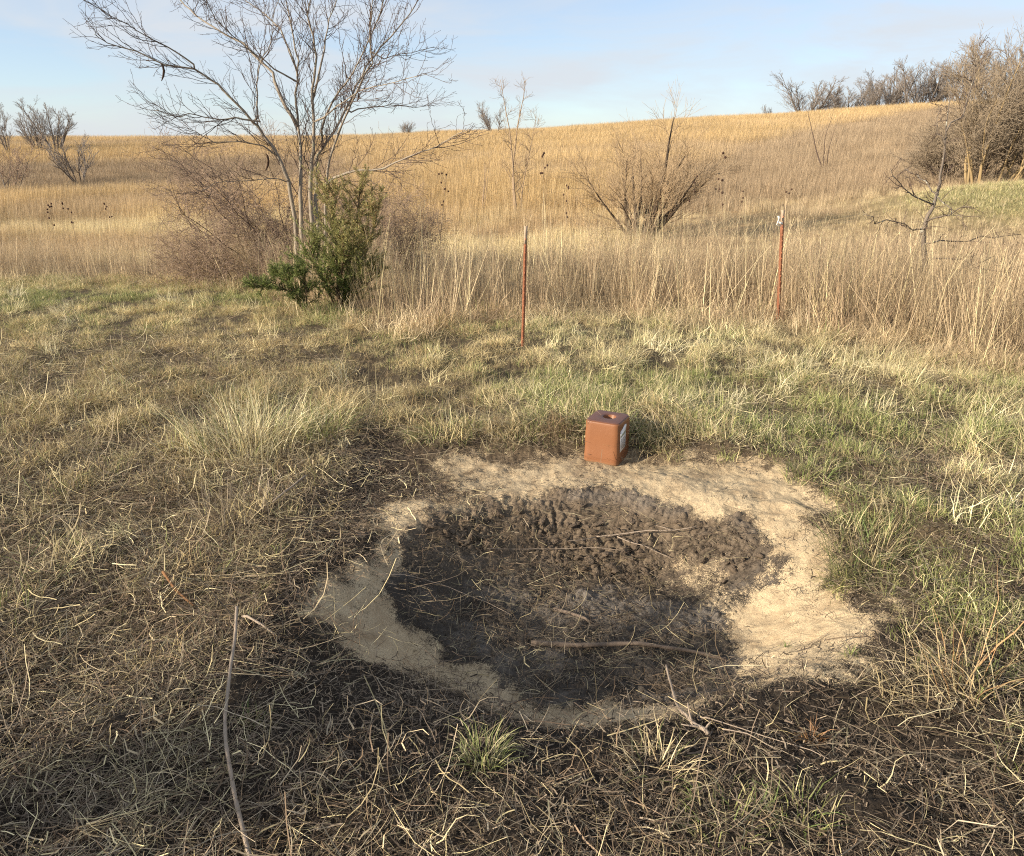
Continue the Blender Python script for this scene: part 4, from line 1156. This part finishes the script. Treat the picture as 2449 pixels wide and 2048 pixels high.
# ------------------------------------------------------------------ T posts
def t_post(name, label, base_px, top_px, y, cap, clips):
    p0 = at(*base_px, y); p1 = at(*top_px, y)
    z0 = gz(p0[0], y)
    root = empty(name, (p0[0], y, z0), label, 'fence post', 'steel posts at the edge of the tall grass')
    Hh = p1[2] - z0; dx = (p1[0] - p0[0]) / (p1[2] - p0[2])
    prof = np.array([(-.013, 0), (.013, 0), (.013, .004), (.0035, .0045), (.003, .033), (-.003, .033), (-.0035, .0045), (-.013, .004)])
    def ext(name, za, zb, mat, par, grow=0, nz=14):
        zs = np.linspace(za, zb, nz); K = len(prof)
        rot = .35; c_, s_ = math.cos(rot), math.sin(rot)
        pr = prof * (1 + grow); pr = np.stack([pr[:, 0] * c_ - pr[:, 1] * s_, pr[:, 0] * s_ + pr[:, 1] * c_], 1)
        V = np.concatenate([np.concatenate([pr + np.array([dx * z, 0]), np.full((K, 1), z)], 1) for z in zs])
        i = np.arange(K); j = (i + 1) % K
        q = np.concatenate([np.stack([k_ * K + i, k_ * K + j, (k_ + 1) * K + j, (k_ + 1) * K + i], 1) for k_ in range(nz - 1)])
        return mesh_obj(name, V, [q, i[::-1][None], (i + (nz - 1) * K)[None]], mat, par)
    m = bpy.data.materials.get('rusty_red_steel')
    if not m:
        m = bark_material('rusty_red_steel', (.22, .085, .045), (.36, .15, .08), (90, 90, 6), (.14, .05, .03), .62)
        bark_material('chipped_cream_paint', (.38, .27, .18), (.52, .40, .29), (60, 60, 20), (.32, .14, .07), .66)
    ext('shaft', -.12, Hh - cap, m, root)
    ext('painted_tip', Hh - cap, Hh, bpy.data.materials['chipped_cream_paint'], root, .02, 4)
    vv, ff = tube_mesh([(np.array([[0, 0, -.007], [0, 0, .007]]), np.array([.0055, .0045]))], 6)
    st_ = None
    for z in np.arange(.08, Hh - .05, .054):
        if st_ is None: st_ = mesh_obj('stud', vv, ff, m, root); c_ = st_
        else: c_ = st_.copy(); COL.objects.link(c_); c_.parent = root
        c_.location = (-.001 + dx * z, -.006, z)
    if clips:
        mw, t = mat_new('white_plastic'); out = N(t, 'ShaderNodeOutputMaterial'); b = N(t, 'ShaderNodeBsdfPrincipled')
        b.inputs['Roughness'].default_value = .45
        t.links.new(mixc(t, noise(t, 80), (.62, .60, .54), (.82, .80, .75)), b.inputs['Base Color']); t.links.new(b.outputs[0], out.inputs[0])
        zc = Hh - cap + .01
        vv, ff = tube_mesh([(np.array([[dx * zc - .015, -.02, zc], [dx * zc - .05, -.03, zc + .015]]), np.array([.012, .009])),
                            (np.array([[dx * zc - .045, -.03, zc + .04], [dx * zc - .062, -.035, zc + .07]]), np.array([.011, .008])),
                            (np.array([[dx * zc - .02, -.02, zc - .02], [dx * zc - .07, -.04, zc - .005], [dx * zc - .05, -.03, zc + .05]]), np.array([.005, .005, .005]))], 8)
        mesh_obj('insulator', vv, ff, mw, root, smooth=True)
    return root
pb1 = G(1072, 716); pb2 = G(1596, 664)
t_post('fence_post', 'rusty red steel post with a cream tip near the middle, beside the green grass', (1072, 716), (1079, 464), pb1[1], .14, False)
t_post('fence_post', 'rusty red steel post with a cream tip and a white insulator, on the right', (1596, 664), (1607, 431), pb2[1], .13, True)

# ------------------------------------------------------------------ sticks
def stick(name, label, pl, r, mat, catg='stick', lift=None, taper=.6, forks=(), group=None):
    g = np.array([G(*p) for p in pl]); c = g.mean(0); 
    t = np.linspace(0, 1, len(g)); tt = np.linspace(0, 1, len(g) * 4 - 3)
    P = np.stack([np.interp(tt, t, g[:, i]) for i in range(3)], 1)
    P[1:-1] = (P[:-2] + 2 * P[1:-1] + P[2:]) / 4
    P[:, 2] = zmesh(P[:, 0], P[:, 1])
    zsm = P[:, 2].copy()
    for _ in range(6): zsm[1:-1] = np.maximum(zsm[1:-1], (zsm[:-2] + zsm[2:]) / 2)
    P[:, 2] = zsm + r * .8
    if lift is not None: P[:, 2] += np.interp(tt, np.linspace(0, 1, len(lift)), lift)
    loc = P[len(P) // 2].copy()
    rad = np.linspace(r, r * taper, len(P)) * (1 + .12 * np.sin(np.arange(len(P)) * 2.3))
    tb = [(P - loc, rad)]
    for (i, d, l, rr) in forks:
        q = P[min(int(i * (len(P) - 1)), len(P) - 1)] - loc
        tb.append((polyline(q, d, l, 4, .12), np.linspace(rr, rr * .4, 5)))
    v, f = tube_mesh(tb, 8)
    o = mesh_obj(name, v, f, mat, smooth=True); o.location = loc
    return tag(o, label, catg, group)
stick('long_stick', 'long thin pale stick lying toward the viewer on the straw, bottom left', [(494, 1306), (490, 1370), (478, 1453), (468, 1516), (470, 1570), (480, 1629), (490, 1688), (507, 1752), (520, 1800)], .0048, M_STICK, lift=[.11, .075, .05, .04, .04, .035, .03], taper=1.25)
stick('thick_stick', 'thick muddy stick lying across the floor of the pit', [(1090, 1330), (1160, 1338), (1240, 1338), (1330, 1345), (1430, 1352), (1490, 1360)], .0115, M_STICKD, taper=.5, lift=[.004, .008, .012, .012, .006])
stick('curved_twig', 'pale curved twig with a split root end on dark soil below the pit', [(1363, 1405), (1372, 1440), (1392, 1470), (1420, 1492), (1452, 1515)], .0035, M_STICK, taper=2.0, lift=[.09, .05, .02, .012, .012], forks=((.8, (-.1, .3, .3), .06, .004), (.9, (-.5, .1, .2), .06, .004), (.95, (.3, .1, .3), .03, .004)))
stick('tan_stick', 'short tan stick leaning on the grass left of the pit', [(562, 1060), (600, 1040), (632, 1020)], .006, M_STICK, lift=[.02, .05, .09])
stick('dark_branch', 'dark thin branch lying in the straw at far left', [(75, 1022), (110, 1008), (150, 995), (190, 985)], .006, M_STICKB, lift=[.01, .03, .03, .02])
stick('rusty_stalk', 'rusty orange stalk in the straw at left', [(342, 1218), (365, 1240), (400, 1262)], .006, M_STICKR, lift=[.05, .03, .02])
stick('bent_twig', 'pale bent twig left of the sandy rim', [(500, 1280), (540, 1300), (565, 1312)], .005, M_STICK, lift=[.02, .02, .01])
stick('forked_twig', 'thin tan forked twig across the clods in the pit', [(1225, 1310 - 1), (1300, 1308), (1370, 1305), (1430, 1295)], .0035, M_STICK, lift=[.01, .02, .02, .02], forks=((.7, (-.3, .3, .1), .10, .0025), (.1, (-.6, -.5, .05), .15, .0025))) if False else None
stick('forked_twig', 'thin tan forked twig across the clods in the pit', [(1225, 1311), (1226, 1311)], .003, M_STICK) if False else None
stick('forked_twig', 'thin tan forked twig across the clods in the pit', [(1223, 1171 - 60), (1300, 1168 - 60), (1360, 1164 - 60), (1428, 1152 - 58)], .0033, M_STICK, lift=[.02, .03, .03, .03], forks=((.75, (-.6, .5, .1), .09, .0025), (.05, (-.7, -.6, .02), .16, .0022)))
stick('bent_twig', 'pale bent twig below the forked one on the pit floor', [(1265, 1112), (1300, 1128), (1340, 1140), (1375, 1147)], .0028, M_STICK, lift=[.02, .02, .015, .015])
stick('straw_stem', 'long straight straw stem lying across the left of the pit floor', [(1000, 1137), (1100, 1136), (1200, 1137), (1290, 1145)], .002, M_STICK, catg='straw', lift=[.02, .02, .02, .02], taper=.5)
stick('straw_stem', 'long pale straw stem running off the left sandy rim into the pit', [(772, 1188), (850, 1202), (920, 1218), (1000, 1250), (1050, 1272)], .002, M_STICK, catg='straw', lift=[.02, .02, .02, .015, .01], taper=.5)
stick('muddy_root', 'dark muddy root stub half sunk in the pit floor', [(1135, 1255), (1170, 1268), (1210, 1285)], .009, M_STICKD, lift=[.0, .006, .0])
stick('pale_stalk', 'pale dry stalk on the soil right of the curved twig', [(1480, 1510), (1530, 1525), (1590, 1555)], .002, M_STICK, lift=[.02, .03, .02])
stick('pale_stalk', 'long dry stalk lying below the sandy ring at bottom right', [(1430, 1480), (1520, 1510), (1620, 1545), (1700, 1580)], .0018, M_STICK, lift=[.015, .02, .02, .02])

# ------------------------------------------------------------------ clods
def clod_mesh(seed):
    import bmesh
    bm = bmesh.new(); rg = np.random.default_rng(seed)
    for p in rg.normal(0, 1, (15, 3)):
        p = p / np.linalg.norm(p) * rg.uniform(.75, 1.05) * np.array([1.1, .9, .7])
        bm.verts.new(p)
    r_ = bmesh.ops.convex_hull(bm, input=bm.verts)
    bmesh.ops.delete(bm, geom=[v for v in bm.verts if not v.link_faces], context='VERTS')
    bmesh.ops.bevel(bm, geom=list(bm.edges), offset=.07, segments=1, affect='EDGES')
    bmesh.ops.triangulate(bm, faces=bm.faces)
    bmesh.ops.subdivide_edges(bm, edges=bm.edges, cuts=1)
    for v in bm.verts: v.co += Vector(rg.normal(0, .035, 3))
    me = bpy.data.meshes.new('mud_clod'); bm.to_mesh(me); bm.free(); me.materials.append(M_CLOD)
    return me
cms = [clod_mesh(s) for s in range(6)]
mn, mxx = CLOD.min(0), CLOD.max(0)
cnt = 0; rgc = np.random.default_rng(12)
while cnt < 230:
    p = rgc.uniform(mn, mxx)
    if sdf(CLOD, np.array([p[0]]), np.array([p[1]]))[0] > .0: continue
    s = .006 + .026 * rgc.random() ** 2.2
    if fbm(np.array([p[0] * 4]), np.array([p[1] * 4]), 27)[0] < .36 + .2 * rgc.random(): continue
    o = bpy.data.objects.new('mud_clod', cms[cnt % 6]); COL.objects.link(o)
    o.location = (p[0], p[1], gz(*p) + s * .15)
    o.scale = (s * rgc.uniform(.9, 1.5), s * rgc.uniform(.8, 1.2), s * rgc.uniform(.7, 1.1)); o.rotation_euler = (rgc.normal(0, .4), rgc.normal(0, .4), rgc.random() * 6.28)
    tag(o, 'crumbly dried brown mud clod lying at the far side of the pit floor', 'mud clod', 'mud clods in the pit')
    cnt += 1

# ------------------------------------------------------------------ single grass tufts and weeds
def tuft(name, label, px, py, kind, n, h, r, cols, catg='grass tuft', lean=None, z=0, rg=None, group=None, w=(.0018, .0036), bend=(.3, 1.7)):
    g = G(px, py); root = disc(n, r); root[:, 2] = zmesh(root[:, 0] + g[0], root[:, 1] + g[1]) - g[2] - .006
    g[2] = gz(g[0], g[1])
    root[:, 2] = zmesh(root[:, 0] + g[0], root[:, 1] + g[1]) - g[2] - .006
    az = np.arctan2(root[:, 1], root[:, 0]) + rng.normal(0, .5, n) if lean is None else rng.normal(lean, .55, n)
    v, q, b = blades(n, root, az, U(*h, n), np.abs(rng.normal(.35 if kind == 'up' else .65, .25, n)), U(*bend, n), U(*w, n), 6, kink=.13)
    c = np.array(cols)[rng.integers(0, len(cols), n)] * rng.uniform(.8, 1.2, (n, 1))
    o = mesh_obj(name, v, q, M_BLADE, cols={'bv': b, 'col': np.repeat(c, 14, 0)}); o.location = g
    return tag(o, label, catg, group)
GG = [(.20, .25, .08), (.27, .29, .10), (.15, .20, .06), (.36, .34, .16), (.42, .36, .19)]
PALE = [(.60, .50, .30), (.54, .44, .25), (.66, .56, .36), (.46, .36, .21)]
tuft('grass_tuft', 'bright green tuft with pale tips alone on the dark soil below the pit', 992, 1560, 'up', 170, (.05, .14), .055, [(.28, .31, .12), (.38, .38, .17), (.22, .25, .09), (.54, .48, .27), (.58, .48, .29)])
tuft('grass_tuft', 'small rusty brown tuft on the soil at the lower right of the pit', 1665, 1520, 'up', 60, (.03, .075), .03, [(.30, .17, .08), (.36, .22, .10), (.26, .15, .08)])
tuft('grass_tuft', 'big pale arching tuft standing left of the dark trail to the pit', 510, 925, 'up', 760, (.18, .42), .36, [(.76, .68, .42), (.70, .60, .35), (.80, .72, .48), (.55, .47, .25)] + [(.22, .25, .09)])
tuft('grass_tuft', 'pale tuft with green blades on the right flank of the big arching one', 660, 900, 'up', 230, (.12, .32), .15, [(.66, .58, .35), (.60, .50, .28)] + GG[:3])
tuft('grass_tuft', 'drooping straw tuft hanging over the sand left of the mineral block', 1040, 885, 'flop', 260, (.14, .30), .13, PALE, lean=-2.0)
tuft('grass_tuft', 'darker dry tuft drooping between the straw tuft and the mineral block', 1140, 890, 'flop', 200, (.12, .28), .09, [(.36, .27, .17), (.44, .34, .2), (.28, .2, .12)], lean=-1.7)
tuft('grass_tuft', 'yellow straw tuft flopping toward the viewer right of the mineral block', 1370, 895, 'flop', 280, (.14, .30), .15, PALE + [(.30, .29, .12)], lean=-2.2)
tuft('grass_tuft', 'fresh green tuft standing just behind the mineral block', 1235, 850, 'up', 170, (.10, .24), .12, GG)
tuft('grass_tuft', 'green and straw tuft at the sand edge left of the drooping straw', 870, 905, 'flop', 150, (.09, .2), .1, GG + PALE, lean=-2.4)
tuft('grass_tuft', 'tall dark green tuft overhanging the right sand bank', 1780, 1135, 'up', 260, (.10, .25), .17, [(.13, .17, .06), (.18, .21, .08), (.40, .34, .19), (.45, .37, .21)])
tuft('grass_tuft', 'green tuft leaning over the sand at its right corner', 1730, 1200, 'flop', 150, (.10, .24), .07, [(.14, .17, .06), (.36, .31, .17), (.28, .27, .11)], lean=-2.6)
tuft('grass_tuft', 'mixed green tuft on the slope above the right end of the sand', 1660, 985, 'up', 150, (.08, .18), .12, GG)
tuft('grass_tuft', 'tall tawny dead tuft with red brown stems near the right edge', 1970, 1420, 'up', 36, (.15, .40), .09, [(.42, .26, .13), (.36, .21, .10), (.48, .36, .2)], bend=(.0, .5))
tuft('grass_tuft', 'curled bleached tuft lying at the bottom right below the green grass', 1900, 1430, 'flop', 170, (.12, .3), .16, PALE, lean=3.3)
tuft('grass_tuft', 'curly dry tuft with a few green blades at the bottom centre', 1340, 1590, 'flop', 80, (.07, .17), .09, PALE + [(.2, .22, .08)])
tuft('grass_tuft', 'short green tuft at the bottom edge, right of centre', 1500, 1700, 'up', 110, (.05, .12), .12, GG)
tuft('grass_tuft', 'short green sprout at the bottom edge farther right', 1640, 1680, 'up', 70, (.05, .12), .08, GG)
tuft('grass_tuft', 'tiny green sprout on the soil beside the long thin stick', 520, 1490, 'up', 36, (.03, .08), .03, GG)
tuft('grass_tuft', 'tiny green sprout where the sand meets the soil at right', 1745, 1345, 'up', 30, (.03, .06), .018, GG)
tuft('grass_tuft', 'lone green seedling on the sand at the right of the pit', 1612, 1330, 'up', 16, (.02, .04), .008, GG)
tuft('grass_tuft', 'grey dead tuft with stiff broken stems left of the pit', 470, 1080, 'up', 120, (.08, .26), .2, [(.38, .31, .22), (.30, .24, .17), (.45, .37, .24)], bend=(.0, .7))

def weed(label, px_top, py_top, y, seed, heads, hr):
    rg = np.random.default_rng(seed)
    p = at(px_top, py_top, y); z0 = gz(p[0], y)
    root = empty('dry_weed', (p[0], y, z0), label, 'dry weed', 'dry weeds with dark seed heads')
    hgt = p[2] - z0
    P = polyline((0, 0, -.03), (rg.normal(0, .04), rg.normal(0, .04), 1), hgt, 8, .02, .02, 0, rg)
    tb = [(P, np.linspace(.0042, .002, 9))]; hd = []
    for c in range(heads):
        t = rg.uniform(.62, 1); i = min(int(t * 8), 7); q = P[i] + (P[i + 1] - P[i]) * (t * 8 - i)
        Q = polyline(q, side_dir(P[i + 1] - P[i], rg.uniform(.3, .8), rg), rg.uniform(.06, .2), 4, .08, .1, 0, rg)
        tb.append((Q, np.linspace(.002, .0015, 5))); hd.append(Q[-1])
    hd.append(P[-1])
    v, f = tube_mesh(tb, 4); mesh_obj('stem', v, f, M_SAPL, root)
    for q in hd:
        T = [(np.array([q + [0, 0, -hr], q + [0, 0, -hr * .4], q + [0, 0, hr * .4], q + [0, 0, hr]]), np.array([.35, 1, .9, .3]) * hr)]
        v, f = tube_mesh(T, 6); mesh_obj('seed_head', v, f, M_SEED, root, smooth=True)
for i, (px, py, y, hd, hr, lb) in enumerate((
    (1118, 312, 12.5, 7, .016, 'dry weed with stacked dark seed heads right of the slender young tree'),
    (1157, 378, 12.0, 6, .014, 'short dry weed with dark heads left of the golden bush'),
    (893, 352, 12.0, 8, .015, 'bushy dry weed with dark heads right of the tall bare tree'),
    (1490, 318, 12.5, 3, .020, 'tallest dry weed, with a drooping dark head, right of the golden bush'),
    (1420, 370, 12.5, 4, .015, 'dry weed with small heads at the right rim of the golden bush'),
    (1470, 362, 11.5, 4, .014, 'dry weed with small dark heads between golden bush and right post'),
    (1610, 392, 11.5, 3, .014, 'dry weed topped by one dark head just behind the right post'),
    (1515, 408, 11.0, 3, .012, 'slim dry weed in the row left of the right post'),
    (105, 478, 14.0, 7, .016, 'dark headed weed in the brown grass at far left'),
    (148, 482, 14.5, 6, .016, 'second dark headed weed at far left, beside the first'),
    (220, 478, 14.5, 5, .015, 'dark headed weed in the left grass, nearest the bare tree'))):
    if px < 300: py = py - 58
    weed(lb, px, py, y, 200 + i, hd, hr)

# ------------------------------------------------------------------ unseen cedars added behind the viewer only to throw the foreground shade
src = [o for o in COL.objects if o.name == 'cedar_tree'][0]
sx_, sy_ = -math.sin(SUN_AZ), -math.cos(SUN_AZ)
for (mm, nn, sc, rz, lb) in ((-4.4, 1.75, 1.30, .5, 'cedar added out of view for shade, nearest the pit of the three behind the viewer'), (-4.8, 1.05, 1.15, 2.0, 'cedar added out of view for shade, second of the three behind the viewer'),
                             (-4.3, .25, 1.0, 3.6, 'cedar added out of view for shade, farthest of the three behind the viewer')):
    c = copy_thing(src)
    qx, qy = sx_ * mm - sy_ * nn, sy_ * mm + sx_ * nn
    c.location = (qx, qy, gz(qx, qy)); c.scale = (sc, sc, sc); c.rotation_euler = (0, 0, rz); c['label'] = lb
